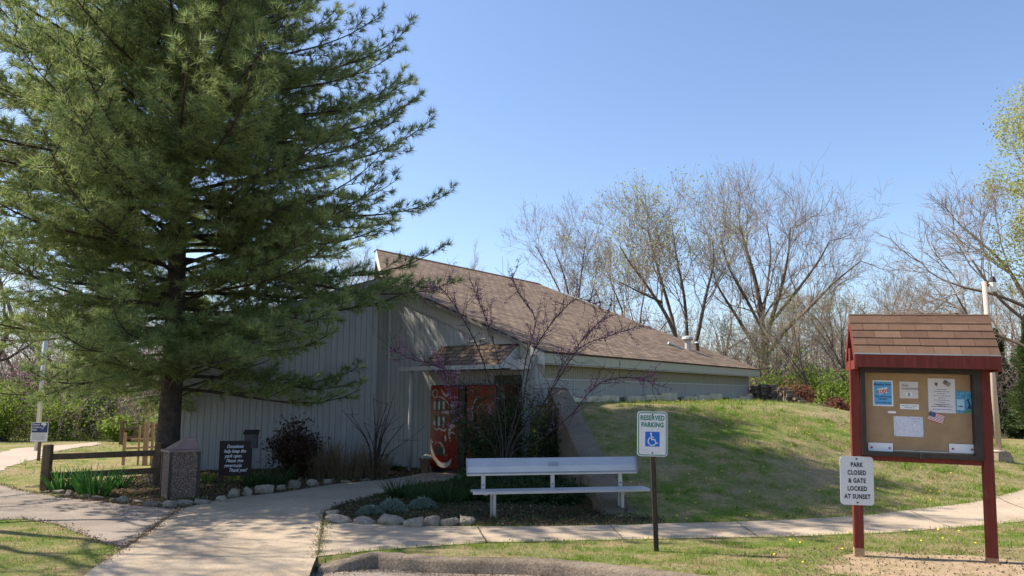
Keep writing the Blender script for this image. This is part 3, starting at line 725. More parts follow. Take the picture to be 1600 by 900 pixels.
def rock(i, px, py, wpx, hpx, label, group, dark=False):
    g = G(px, py); Y = g[1]; w = wpx/F*Y; h = hpx/F*Y
    o = bpy.data.objects.new('edging_stone', (rocks2[i % 4] if dark else rocks[i % 7])); COL.objects.link(o)
    o.location = (g[0], g[1]+w*.2, h*.20); o.scale = (w*1.12, w*rnd.uniform(.65, .85), h/.62*1.25); o.rotation_euler = (rnd.uniform(-.15, .15), rnd.uniform(-.15, .15), rnd.choice([0, math.pi])+rnd.uniform(-.25, .25))
    tag(o, label, 'rock', group)
rr = [(519, 806, 24, 11), (528, 818, 44, 12), (570, 819, 34, 9), (608, 820, 46, 17), (645, 824, 32, 15), (673, 822, 28, 16), (702, 822, 30, 14), (730, 821, 26, 17)]
for i, (x, y, w, h) in enumerate(rr):
    rock(i, x, y, w, h, '%s pale rock from the left edging the planting bed behind the bench sidewalk' % ordinal(i), 'rocks edging the bed by the sidewalk')
rl = [(70, 770, 16, 5, 1), (90, 772, 18, 7, 0), (107, 775, 12, 9, 0), (130, 778, 22, 7, 1), (152, 780, 18, 7, 1), (176, 784, 16, 7, 1), (191, 785, 17, 9, 0), (215, 787, 22, 7, 1), (238, 791, 28, 10, 1), (262, 793, 22, 12, 0), (287, 790, 24, 11, 0), (314, 788, 26, 9, 0), (345, 784, 17, 10, 0), (363, 777, 17, 13, 0), (385, 775, 17, 18, 0), (412, 771, 27, 15, 0), (438, 766, 14, 9, 0), (460, 763, 22, 16, 1), (487, 760, 20, 14, 0), (511, 757, 14, 9, 0), (540, 755, 15, 6, 1), (570, 752, 15, 5, 1)]
for i, (x, y, w, h, dk) in enumerate(rl):
    rock(i+3, x, y, w, h, '%s rock from the left edging the bed under the big pine' % ordinal(i), 'rocks edging the bed under the pine', dk)

# ------------------------------------------------------------------ dry stone wall beside the building
def drywall():
    o = empty('dry_stone_wall', W(.5, LEN, 1), 0, 'dark dry-laid stone wall stepping down from the far corner of the building', 'wall')
    mb = MB(); r = random.Random(3); bk = []
    tops = [(1179, 603, 640), (1205, 603, 641), (1225, 606, 644), (1240, 616, 648), (1250, 629, 651), (1270, 634, 655), (1290, 640, 659), (1310, 648, 663), (1345, 662, 672), (1400, 680, 686)]
    Y0 = E1[1]+.1
    for i in range(len(tops)-1):
        xa, ta, ba = tops[i]; xb, tb, bb = tops[i+1]; n = max(1, int((xb-xa)/9))
        for j in range(n):
            f = (j+.5)/n; px = xa+(xb-xa)*f; top = ta+(tb-ta)*f; bot = ba+(bb-ba)*f+6; Y = Y0-(px-1179)*.018
            zt_ = P(px, top, Y)[2]; zb_ = P(px, bot, Y)[2]; z = zb_; x = P(px, 640, Y)[0]; ww = (xb-xa)/n/F*Y
            mb.box((x, Y+.05, (zb_+zt_)/2-.03), (ww*1.05, .3, zt_-zb_))
            while z < zt_:
                hh = r.uniform(.08, .15); off = r.uniform(-.08, .08)
                mb.box((x+off, Y+r.uniform(-.06, .06), z+hh/2), (ww*r.uniform(1.05, 1.35), .45, hh*.97), rz=r.uniform(-.15, .15), bev=.018, ry=r.uniform(-.06, .06)); z += hh
    child(mb.build('stone_courses', M['drystone']), o)
drywall()

# ------------------------------------------------------------------ bench
def bench():
    a = np.array(G(773, 808)[:2]); b = np.array(G(973, 803)[:2]); d = b-a; L = np.linalg.norm(d); ang = math.atan2(d[1], d[0])
    Y = a[1]
    o = empty('bench', (a[0], a[1], 0), ang, 'long white aluminium bench with backrest and small plaque beside the sidewalk', 'bench')
    def lx(px, z): # local x of a pixel column on the bench line
        u = (px-800)/F; return min(np.linspace(-1, 4, 2000), key=lambda t: abs((a[0]+math.cos(ang)*t)-u*((a[1]+math.sin(ang)*t)*CP+(z-EYE)*SP)))
    zs = P(773, 766, Y)[2]
    x0, x1 = lx(737, .42), lx(1010, .42)
    mb = MB(); w = .30   # seat: shallow U channel with rounded front
    prof = [(-.16, zs-.035), (-.16, zs-.008), (-.15, zs), (.13, zs+.004), (.14, zs-.004), (.14, zs-.035), (.13, zs-.035), (.13, zs-.01), (-.145, zs-.014), (-.145, zs-.035)]
    mb.prism([(x0, y, z) for y, z in prof], (x1-x0, 0, 0)); mb.build('seat', M['alu'], o)
    xb0, xb1 = lx(732, .75), lx(1000, .75); zt_, zb_ = P(773, 716, Y+.22)[2], P(773, 741, Y+.22)[2]
    mb = MB(); H = zt_-zb_
    prof = [(.185, zb_-.012), (.150, zb_-.012), (.150, zb_+.012), (.172, zb_+.016), (.165, zb_+.03), (.178, zb_+H*.5), (.215, zt_-.015), (.228, zt_), (.24, zt_-.005), (.20, zb_+H*.5), (.185, zb_+.03)]
    mb.prism([(xb0, y, z) for y, z in prof], (xb1-xb0, 0, 0)); br = mb.build('backrest', M['alu'], o)
    for x in (xb0-.002, xb1+.002):
        mb = MB(); mb.box((x, .195, (zb_+zt_)/2), (.008, .085, zt_-zb_+.01), rx=-.28, bev=.003); mb.build('end_cap', M['aluplate'], br)
    xp = lx(869, .78); mb = MB(); mb.box((xp, .176, zb_+H*.60), (.13, .006, .055), rx=-.25); mb.build('plaque', M['aluplate'], br)
    for px in (758, 868, 975):
        x = lx(px, .6); mb = MB(); mb.box((x, .20, (zs+zb_)/2-.0), (.055, .03, zb_-zs+.06)); sp_ = mb.build('back_support', M['alu'], o)
        mb = MB(); mb.cyl((x, .182, zs+.05), (x, .178, zs+.05), .010, n=8); mb.build('bolt', M['darkmetal'], sp_)
    for px in (771, 971):
        x = lx(px, .2); mb = MB(); mb.box((x+.01, 0, zs/2-.04), (.045, .05, zs+.02), bev=.004); mb.box((x-.02, .10, zs-.05), (.04, .22, .03)); mb.box((x-.025, .055, zs/2-.04), (.025, .05, zs), bev=.003); mb.build('leg', M['alu'], o)
    for px in (758, 975):
        mb = MB(); x = lx(px, .4); mb.box((x, .05, zs-.045), (.05, .28, .02)); mb.build('seat_bracket', M['alu'], o)
bench()

# ------------------------------------------------------------------ reserved parking sign
def accsym(mb, c, s, y):
    """wheelchair symbol, white strokes, in xz plane"""
    def st(pts, w): stroke(mb, [(c[0]+x*s, c[1]+z*s) for x, z in pts], w*s, y)
    # wheel arc
    arc = [(-.02+.27*math.cos(R(a)), -.14+.27*math.sin(R(a))) for a in range(118, 346, 19)]
    st(arc, .07)
    st([(-.09, .30), (-.07, .10), (-.05, -.02), (.12, -.02)], .085)
    st([(.10, -.02), (.15, -.02), (.25, -.27), (.36, -.22)], .07)
    st([(-.06, .13), (.10, .13)], .055)
    n = 14; vs = [mb.bm.verts.new((c[0]+(-.10+.065*math.cos(i*2*math.pi/n))*s, y-.0004, c[1]+(.37+.065*math.sin(i*2*math.pi/n))*s)) for i in range(n)]; mb.bm.faces.new(vs)
def reserved():
    g = G(1026, 862); o = empty('parking_sign', (g[0], g[1], 0), R(4), 'white reserved parking sign with green lettering and blue wheelchair symbol on a leaning post', 'sign')
    top = P(1018, 646, g[1]+.0); off = top[0]-g[0]; zt_ = P(1018, 643, g[1])[2]; zb_ = P(1018, 713, g[1])[2]; cz_ = (zt_+zb_)/2; w = 47/F*g[1]*1.0; h = zt_-zb_
    lean = math.atan2(-off, zt_)
    mb = MB(); H = zt_-.02
    mb.prism([(-.025, .0, -.05), (-.012, .02, -.05), (.012, .02, -.05), (.025, .0, -.05), (.027, .008, -.05), (.014, .03, -.05), (-.014, .03, -.05), (-.027, .008, -.05)], (off, 0, H+.05))
    mb.build('post', M['signpost'], o)
    xc = off*(cz_/H)
    s = empty('sign_face_frame', (0, 0, 0)); bpy.data.objects.remove(s)
    T = Matrix.Translation((xc, -.006, cz_)) @ Matrix.Rotation(R(1.6), 4, 'Y')
    def tr(ob): ob.data.transform(T); return ob
    mb = MB(); plate(mb, w, h, .035, (0, 0, 0), .004); pn = tr(mb.build('sign_panel', M['signwhite'], o))
    mb = MB(); ring(mb, w-.018, h-.018, .028, .009, (0, 0), -.0012); tr(mb.build('border', M['signgreen'], pn))
    tr(text('lettering', 'RESERVED', .070, (0, -.001, h*.5-.070), M['signgreen'], pn, .0022, .78, spacing=1.08)); tr(text('lettering', 'PARKING', .070, (0, -.001, h*.5-.142), M['signgreen'], pn, .0022, .78, spacing=1.08))
    mb = MB(); plate(mb, .155, .155, .008, (0, -.0016, -.055), .001); tr(mb.build('blue_square', M['signblue'], pn))
    mb = MB(); accsym(mb, (0, -.055), .16, -.0026); tr(mb.build('wheelchair_symbol', M['signwhite'], pn))
    for z in (h/2-.03, -h/2+.035):
        mb = MB(); mb.cyl((0, -.006, z), (0, .004, z), .008, n=10); tr(mb.build('bolt', M['darkmetal'], pn))
reserved()

# ------------------------------------------------------------------ information kiosk
def kiosk():
    th = -R(15); lp = G(1342, 867); X0, Y0 = lp[0]*8.25/lp[1], 8.25
    L = 1.20
    o = empty('notice_board', (X0, Y0, 0), th, 'red timber notice board with little shingled roof standing on two posts by the sidewalk', 'notice board'); TA = R(1.8); o.rotation_euler = (0, TA, th)
    def zf(px, py, lx=0, ly=0):
        x = X0+math.cos(th)*lx-math.sin(th)*ly; y = Y0+math.sin(th)*lx+math.cos(th)*ly; return P(px, py, y)[2]
    zeave = zf(1450, 573, .6, -.28)
    for i, x in enumerate((0, L)):
        mb = MB(); mb.box((x, 0, 1.0), (.092, .092, 2.2), bev=.004); mb.build('post', M['red'], o)
        mb = MB(); mb.box((x, 0, .045), (.094, .094, .09)); mb.build('post_foot', M['palewood'], o)
    zb_ = zf(1442, 716, .6); zt_ = 1.98
    mb = MB(); mb.box((L/2, .01, zb_-.0), (L-.093, .06, .05), bev=.003); mb.build('lower_rail', M['red'], o)
    mb = MB(); mb.box((L/2, .0, 2.0), (L-.093, .07, .1), bev=.003); mb.build('upper_rail', M['red'], o)
    z0 = zb_+.027; z1 = 1.945; W_ = L-.094
    mb = MB(); fw = .045
    mb.box((L/2, -.015, z0+fw/2), (W_, .10, fw)); mb.box((L/2, -.015, z1-.045), (W_, .10, .09))
    mb.box((L/2-W_/2+fw/2, -.015, (z0+z1)/2), (fw, .098, z1-z0-.01)); mb.box((L/2+W_/2-fw/2-.012, -.015, (z0+z1)/2), (fw+.025, .098, z1-z0-.01))
    mb.box((L/2, .04, (z0+z1)/2), (W_, .012, z1-z0)); mb.build('case_frame', M['casebrown'], o)
    mb = MB(); cy = .026; mb.box((L/2, .03, (z0+z1)/2), (W_-.02, .008, z1-z0-.02)); cork = mb.build('cork_board', M['cork'], o)
    mb = MB(); mb.box((L/2+.0, -.07, z0+.02), (.035, .02, .06)); mb.build('latch', M['darkmetal'], o)
    # papers: position by pixel on the board plane
    def bl(px, py):
        r = ray(px, py); # intersect plane y_local=cy
        n = np.array([-math.sin(th), math.cos(th), 0]); p0 = np.array([X0, Y0, 0])+n*cy
        t = ((p0-np.array([0, 0, EYE]))@n)/(r@n); q = np.array([0, 0, EYE])+r*t-np.array([X0, Y0, 0])
        xl = q[0]*math.cos(th)+q[1]*math.sin(th); return xl*math.cos(TA)-q[2]*math.sin(TA), xl*math.sin(TA)+q[2]*math.cos(TA)
    def paper(name, label, x0, y0, x1, y1, m, rot=0, yoff=0, r=.004):
        a = bl(x0, y0); b = bl(x1, y1); c = ((a[0]+b[0])/2, (a[1]+b[1])/2); w = abs(b[0]-a[0]); h = abs(a[1]-b[1])
        mb = MB(); plate(mb, w, h, r, (0, 0, 0), .0012); ob = mb.build(name, m)
        e = ob; e.parent = None
        M_ = Matrix.Translation((X0, Y0, 0)) @ Matrix.Rotation(th, 4, 'Z') @ Matrix.Rotation(TA, 4, 'Y') @ Matrix.Translation((c[0], cy-.0035-yoff, c[1])) @ Matrix.Rotation(rot, 4, 'Y')
        e.matrix_basis = M_; tag(e, label, 'flag' if 'flag' in name else 'paper' , 'papers pinned on the notice board')
        return e, w, h
    def lines(par, w, zs, fr, m, t=.006, y=-.0008, x=0):
        mb = MB(); r = random.Random(len(zs))
        for z, f in zip(zs, fr):
            x_ = -w*f/2
            while x_ < w*f/2-.004:
                l = min(r.uniform(.008, .028), w*f/2-x_); mb.box((x+x_+l/2, y, z), (l, .0006, t)); x_ += l+.006
        mb.build('printed_lines', m, par)
    e, w, h = paper('poster', 'white-edged blue meeting poster at the upper left of the notice board', 1363, 594, 1396, 635, M['paper'])
    mb = MB(); mb.box((0, -.0006, 0), (w*.86, .0008, h*.9)); pr = mb.build('blue_field', M['pblue'], e)
    text('lettering', 'Meeting Here', .030, (0, -.0016, h*.34), M['navy'], pr, .0005)
    mb = MB(); mb.box((0, -.0014, h*.1), (w*.52, .0008, h*.2), ry=-.22); lg = mb.build('logo_panel', M['paper'], pr)
    text('lettering', 'tops', .068, (.0, -.0024, h*.10), M['redink'], lg, .001, .9, rot=-.22)
    text('lettering', 'Take Off Pounds', .024, (0, -.0016, -h*.13), M['navy'], pr, .0004); text('lettering', 'Sensibly', .024, (0, -.0016, -h*.22), M['navy'], pr, .0004); text('lettering', 'www.tops.org', .024, (0, -.0016, -h*.36), M['navy'], pr, .0004)
    e, w, h = paper('notice', 'off-white trail conditions card with a small drawing, second sheet from the left', 1405, 596, 1435, 623, flat('offwhite_card', (.62, .58, .54)), 0)
    text('lettering', 'TRAIL', .026, (-w*.4, -.001, h*.26), M['greyink'], e, .0004, align='LEFT'); text('lettering', 'CONDITIONS', .026, (-w*.4, -.001, h*.07), M['greyink'], e, .0004, align='LEFT')
    mb = MB(); plate(mb, w*.32, h*.24, .006, (.0, -.0012, -h*.25), .0006); k2 = mb.build('drawing', M['paper'], e)
    mb = MB(); mb.cyl((0, -.0022, -h*.21), (0, -.0008, -h*.21), .009, n=10); mb.box((0, -.002, -h*.31), (.03, .0006, .008)); mb.box((0, -.002, -h*.26), (.008, .0006, .03)); mb.build('drawing_ink', M['greyink'], e)
    e, w, h = paper('notice', 'narrow white notice strip below the trail conditions card', 1406, 631, 1436, 640, M['paper'])
    lines(e, w, [h*.15, -h*.2], [.8, .5], M['greyink'], .006)
    e, w, h = paper('notice', 'tiny blank white slip above the map', 1387, 642, 1400, 646, M['paper'])
    e, w, h = paper('map_sheet', 'pale blue-white trail map pinned at the lower centre of the notice board', 1396, 650, 1443, 683, M['mappaper'])
    mb = MB(); r = random.Random(5)
    for k in range(9):
        p = [(r.uniform(-w*.4, w*.4), r.uniform(-h*.35, h*.38))]
        for _ in range(5): p.append((max(-w*.45, min(w*.45, p[-1][0]+r.gauss(0, .04))), max(-h*.42, min(h*.42, p[-1][1]+r.gauss(0, .035)))))
        stroke(mb, p, .0022, -.0006)
    mb.build('map_lines', flat('map_line_ink', (.36, .42, .56)), e)
    for x, z in ((-.46, .45), (0, .47), (.46, .45), (-.46, -.45), (.46, -.45)):
        mb = MB(); mb.cyl((w*x, -.004, h*z), (w*x, 0, h*z), .004, n=8); mb.build('pin', M['darkmetal'], e)
    e, w, h = paper('poster', 'large white poster with two flags drawn at its top, right half of notice board', 1449, 591, 1494, 646, flat('warm_white_paper', (.66, .62, .62)))
    zs = [h*(.18-.062*i) for i in range(9)]; fr = [.35, .58, .3, .62, .25, .6, .28, .62, .78]
    lines(e, w, zs, fr, M['greyink'], .006); lines(e, w, [-h*.26+0, -h*.30], [.45, .3], M['greyink'], .006); lines(e, w, [-h*.40], [.7], flat('blue_line_ink', (.1, .2, .5)), .007)
    mb = MB(); mb.cyl((-w*.19, -.002, h*.34), (-w*.19, 0, h*.34), .016, n=8); mb.box((-w*.19, -.001, h*.29), (.010, .001, .02)); mb.build('emblem', M['greyink'], e)
    mb = MB(); mb.box((w*.2, -.002, h*.36), (.065, .001, .045), ry=.6); mb.build('drawn_flag', flat('faded_flag_ink', (.30, .24, .22)), e)
    mb = MB(); mb.box((w*.15, -.003, h*.40), (.035, .001, .03), ry=.6); mb.build('flag_canton', M['greyink'], e)
    e, w, h = paper('leaflet', 'blue and green picture leaflet overlapping the right edge of the large poster', 1492, 611, 1521, 646, M['pcyan'], yoff=.003)
    mb = MB(); mb.box((-w*.22, -.001, -h*.12), (w*.42, .0008, h*.5)); mb.build('text_box', flat('pale_blue_print', (.40, .58, .70)), e); lines(e, w*.4, [-h*.2], [.7], M['navy'], .012, -.0024, -w*.22)
    mb = MB(); mb.box((w*.26, -.001, -h*.42), (w*.45, .0008, h*.12)); mb.build('green_band', M['pgreen'], e)
    mb = MB(); stroke(mb, [(w*.22, h*.05), (w*.28, -h*.12), (w*.18, -h*.32)], .014, -.002); stroke(mb, [(w*.28, -h*.12), (w*.36, -h*.32)], .014, -.0022); mb.cyl((w*.2, -.003, h*.1), (w*.2, -.001, h*.1), .010, n=8); mb.build('drawn_figure', M['navy'], e)
    # US flag
    e, w, h = paper('small_flag', 'small american flag pinned at a tilt below the large poster', 1450, 645, 1475, 660, M['paper'], rot=R(17), yoff=.006, r=.001)
    for k in range(7):
        mb = MB(); mb.box((0, -.0006, h/2-h/13*(2*k+.5)), (w, .0008, h/13)); mb.build('red_stripe', M['redink'], e)
    mb = MB(); mb.box((-w*.29, -.0016, h*.23), (w*.42, .0008, h*.54)); cn = mb.build('canton', M['navy'], e)
    mb = MB()
    for a in range(5):
        for b in range(4): mb.box((-w*.29+(a-2)*w*.078, -.0024, h*.23+(b-1.5)*h*.12), (.003, .0004, .003), ry=.78)
    mb.build('stars', M['paper'], cn)
    # white trays at the bottom
    for nm, x0, y0, x1, y1 in (('left', 1356, 691, 1395, 706), ('right', 1482, 693, 1524, 709)):
        e, w, h = paper('rolled_paper', 'white curled paper with two red pins at the bottom %s corner of the notice board' % nm, x0, y0, x1, y1, M['paper'], yoff=.012, r=.01)
        for x in (-.36, .36):
            mb = MB(); mb.cyl((w*x, -.006, -h*.05), (w*x, 0, -h*.05), .010, n=10); mb.build('pin', M['redink'], e)
    e, w, h = paper('paper_strip', 'long narrow white paper strip along the bottom of the notice board', 1394, 703, 1484, 708, M['paper'], yoff=.004)
    # roof
    fo = -.30; ov = .14; zr = zf(1440, 491, .6, 0); ze = zeave+.005
    # eave top at y=548
    zet = zf(1450, 549, .6, -.30)
    x0 = -.03; x1 = L+.06
    def rz(y): return zet+(zr-zet)*(1-abs(y)/.30)
    mb = MB()
    mb.prism([(x0, -.30, rz(.30)-.02), (x1, -.30, rz(.30)-.02), (x1, 0, zr-.02), (x0, 0, zr-.02)], (0, 0, -.02)); mb.prism([(x0, .30, rz(.30)-.02), (x1, .30, rz(.30)-.02), (x1, 0, zr-.021), (x0, 0, zr-.021)], (0, 0, -.02)); mb.build('roof_deck', M['red'], o)
    # shingle tabs: courses from eave to ridge, both slopes
    bm = MB(); sl = math.hypot(.30, zr-zet); cn_ = 5; ch = sl/cn_; r = random.Random(2)
    for side in (-1, 1):
        nrm = Vector((0, side*(zr-zet), .30)).normalized(); dn = Vector((0, side*.30, -(zr-zet))).normalized()
        for c in range(cn_):
            u0 = c*ch; off = (c % 2)*.12+r.uniform(0, .05); x = x0-off; k = 0
            while x < x1:
                xa = max(x, x0-.01)+.0018; xb = min(x+.245, x1+.01)-.0018
                if xb-xa > .01:
                    p = Vector((0, 0, zr)); a = p+dn*(u0-.015)-nrm*.006; b = p+dn*(u0+ch+.004+r.uniform(-.002, .003))+nrm*(.004)
                    if c == cn_-1: b = b+dn*.015
                    bm.prism([(xa, a.y, a.z), (xb, a.y, a.z), (xb, b.y, b.z), (xa, b.y, b.z)], nrm*.007)
                x += .245
    for k in range(8):
        xa = x0-.012+k*(x1-x0+.024)/8; xb = xa+(x1-x0+.024)/8+.015
        bm.prism([(xa, -.075, rz(.075)+.014), (xa, 0, zr+.017+.003*(k % 2)), (xa, .075, rz(.075)+.014)], (xb-xa-.014, 0, 0))
    bm.build('shingles', M['tab'], o)
    mb = MB(); mb.box(((x0+x1)/2, -.318, zet-.012), (x1-x0+.02, .006, .014)); mb.build('drip_edge', M['whitepaint'], o)
    fh = zet-.02-ze
    mb = MB(); mb.box(((x0+x1)/2, -.30, (zet-.02+ze)/2), (x1-x0, .035, fh), bev=.003); mb.box(((x0+x1)/2, .30, (zet-.02+ze)/2), (x1-x0-.002, .035, fh), bev=.003); mb.build('eave_board', M['red'], o)
    for i, x in enumerate((x0+.005, x1-.005)):
        mb = MB(); t = .07
        for sd in (-1, 1):
            mb.prism([(x-.016, sd*.315, ze-.02), (x-.016, sd*.315, zet-.02), (x-.016, 0, zr-.012), (x-.016, 0, zr-.012-.10)], (.032, 0, 0))
        mb.prism([(x-.014, -.30, ze-.02), (x-.014, .30, ze-.02), (x-.014, .24, ze+.07), (x-.014, -.24, ze+.07)], (.028, 0, 0)); mb.build('gable_frame', M['red'], o)
    mb = MB(); mb.box((L/2, 0, zeave+.02), (L+.09, .09, .09)); mb.build('header_beam', M['red'], o)
    # rear brace leg visible beside right post
    mb = MB(); mb.box((L-.0, .30, ze+.02), (.05, .4, .05)); mb.box((0, .0, ze+.02), (.05, .5, .05)); mb.build('roof_bearer', M['red'], o)
    # park closed sign on left post
    g = P(1342, 751, Y0-.06); h = 72/F*Y0; w = 50/F*Y0; lx = (g[0]-X0)*math.cos(th)+(g[1]-Y0)*math.sin(th)
    s = empty('closing_sign', (0, 0, 0), 0, 'white park closed and gate locked at sunset sign screwed to the left red post', 'sign')
    s.matrix_basis = Matrix.Translation((X0, Y0, 0)) @ Matrix.Rotation(th, 4, 'Z') @ Matrix.Rotation(TA, 4, 'Y') @ Matrix.Translation((-.01, -.052, g[2])) @ Matrix.Rotation(R(13), 4, 'Z') @ Matrix.Translation((0, -.006, 0))
    mb = MB(); plate(mb, w, h, .035, (0, 0, 0), .004); mb.build('sign_panel', M['signwhite'], s)
    for i, tx in enumerate(('PARK', 'CLOSED', '& GATE', 'LOCKED', 'AT SUNSET')):
        text('lettering', tx, .062, (0, -.0012, h*.5-.085-.079*i), M['ink'], s, .0022, .74, spacing=1.14)
    for z in (h/2-.025, -h/2+.025):
        mb = MB(); mb.cyl((0, -.005, z), (0, .004, z), .009, n=10); mb.build('bolt', M['darkmetal'], s)
kiosk()

# ------------------------------------------------------------------ vending machines
def vending(s1, label, full):
    base = W(s1, -.40, 0); ang = math.atan2(-B2[1], -B2[0])
    o = empty('vending_machine', base, ang, label, 'vending machine')
    w, d, h = .94, .52, 1.83
    mb = MB(); mb.box((w/2, d/2+.02, h/2+.04), (w, d, h-.04), bev=.01); mb.build('cabinet', M['vside'], o)
    mb = MB(); mb.box((w/2, .035, .05), (w-.04, .03, .1)); mb.build('kick_plate', M['vdark'], o)
    mb = MB(); dw = .76; mb.box((dw/2+.005, 0, h/2+.07), (dw, .05, h-.12), bev=.012); dr = mb.build('front_panel', M['vred'], o)
    mb = MB(); mb.box((dw+.095, 0.004, h/2+.07), (w-dw-.015, .05, h-.12), bev=.012); mb.build('side_panel', M['vdark'], o)
    Yf = -.028
    if full:
        mb = MB()
        stroke(mb, [(.03, .70), (.035, .55), (.10, .36), (.24, .21), (.40, .17), (.53, .21), (.61, .32)], [.02, .05, .075, .095, .11, .08, .01], Yf)
        stroke(mb, [(.03, .70), (.07, .64), (.10, .66)], .02, Yf-.001)
        stroke(mb, [(.15, .60), (.20, .66), (.28, .64), (.36, .56), (.40, .46), (.38, .40)], [.02, .04, .045, .05, .06, .05], Yf-.002)
        stroke(mb, [(.04, 1.62), (.12, 1.75), (.20, 1.70), (.16, 1.58), (.08, 1.62), (.05, 1.74)], .022, Yf-.003)
        stroke(mb, [(.30, 1.76), (.38, 1.66), (.46, 1.62), (.52, 1.68)], [.02, .05, .06, .02], Yf-.001)
        stroke(mb, [(.20, 1.60), (.34, 1.58), (.46, 1.50), (.52, 1.42)], [.01, .035, .03, .01], Yf-.002)
        stroke(mb, [(.30, 1.26), (.42, 1.28), (.54, 1.25)], [.03, .07, .08], Yf-.003)
        stroke(mb, [(.12, .94), (.18, .90), (.26, .93), (.38, .88), (.45, .93)], [.02, .03, .03, .05, .04], Yf-.001)
        stroke(mb, [(.42, .80), (.44, .72), (.43, .66)], [.02, .055, .02], Yf-.002)
        stroke(mb, [(.70, 1.0), (.60, .98), (.545, .88), (.55, .76), (.59, .66)], [.07, .08, .07, .05, .01], Yf-.003)
        stroke(mb, [(.58, .84), (.64, .86), (.70, .82)], [.03, .035, .02], Yf-.004)
        mb.build('ribbon_print', M['vwhite'], dr)
        for r_, (z0, z1) in enumerate(((1.285, 1.54), (.95, 1.225))):
            for c, (x0, x1) in enumerate(((.09, .18), (.215, .305), (.345, .435))):
                mb = MB(); plate(mb, x1-x0, z1-z0, .04, ((x0+x1)/2, Yf-.012, (z0+z1)/2), .012); bt = mb.build('selection_button', M['vdark'], dr)
                mb = MB(); plate(mb, (x1-x0)*.55, (z1-z0)*.72, .02, ((x0+x1)/2, Yf-.015, (z0+z1)/2), .003); mb.build('button_label', M['vlabel'], bt)
                if r_ == 1 and c == 0:
                    mb = MB(); plate(mb, (x1-x0)*.6, .10, .01, ((x0+x1)/2, Yf-.018, z1-.09), .003); mb.build('green_label', M['vgreen'], bt)
                mb = MB(); ring(mb, (x1-x0), z1-z0, .04, .006, ((x0+x1)/2, (z0+z1)/2), Yf-.0135); mb.build('button_rim', M['vwhite'], bt)
        mb = MB(); mb.box((.27, Yf-.002, .765), (.25, .012, .23), bev=.004); mb.build('hatch', M['vred'], dr)
        mb = MB(); mb.box((.26, Yf-.003, .46), (.23, .01, .17), bev=.004); mb.build('delivery_opening', M['vdark'], dr)
        mb = MB(); mb.box((.66, Yf-.003, 1.28), (.20, .012, .50), bev=.004); cp = mb.build('coin_panel', M['vdark'], dr)
        mb = MB(); mb.box((.62, Yf-.012, 1.42), (.07, .006, .04)); mb.box((.60, Yf-.012, 1.30), (.05, .006, .015)); mb.build('coin_slot', M['vlabel'], cp)
        mb = MB(); mb.cyl((.60, Yf-.02, 1.20), (.60, Yf, 1.20), .03, n=12); mb.build('coin_button', M['vred'], cp)
    else:
        mb = MB()
        for z0, rr_ in ((1.28, .24), (.62, .20)):
            stroke(mb, [(.38+rr_*math.cos(R(a))*.95, z0+rr_*1.35*math.sin(R(a))) for a in range(95, 330, 20)], [.008]+[.03]*10+[.01], Yf)
            stroke(mb, [(.40+rr_*.5*math.cos(R(a)), z0+rr_*.7*math.sin(R(a))) for a in range(0, 300, 30)], .016, Yf-.001)
        mb.build('ribbon_print', M['vwhite'], dr)
        mb = MB(); mb.box((.38, Yf-.004, .30), (.5, .01, .18), bev=.004); mb.build('delivery_opening', M['vdark'], dr)
vending(2.66, 'red drinks machine with big white ribbon print and six oval buttons, left of the two', True)
vending(1.66, 'red drinks machine with ringed white print half hidden behind the shrub, right of the two', False)
def bin_():
    g = G(664, 739); o = empty('planter', (g[0], g[1], 0), 0, 'small brown tapered bin with a crumpled white bag beside the left drinks machine', 'bin')
    mb = MB(); w = .10
    for z0, z1, a, b in ((0, .27, .08, .12),):
        mb.cyl((0, 0, z0), (0, 0, z1), a, b, 8)
    mb.cyl((0, 0, .27), (0, 0, .31), .135, .135, 8); mb.build('pot', M['terracotta'], o)
    r = random.Random(4); bm = bmesh.new(); bmesh.ops.create_icosphere(bm, subdivisions=3, radius=.1)
    for v in bm.verts: v.co *= r.uniform(.6, 1.2); v.co.z *= .55; v.co.x *= 1.1; v.co += Vector((.03, 0, .33))
    me = bpy.data.meshes.new('bag'); bm.to_mesh(me); bm.free(); link('bag', me, M['vlabel'], o)
bin_()

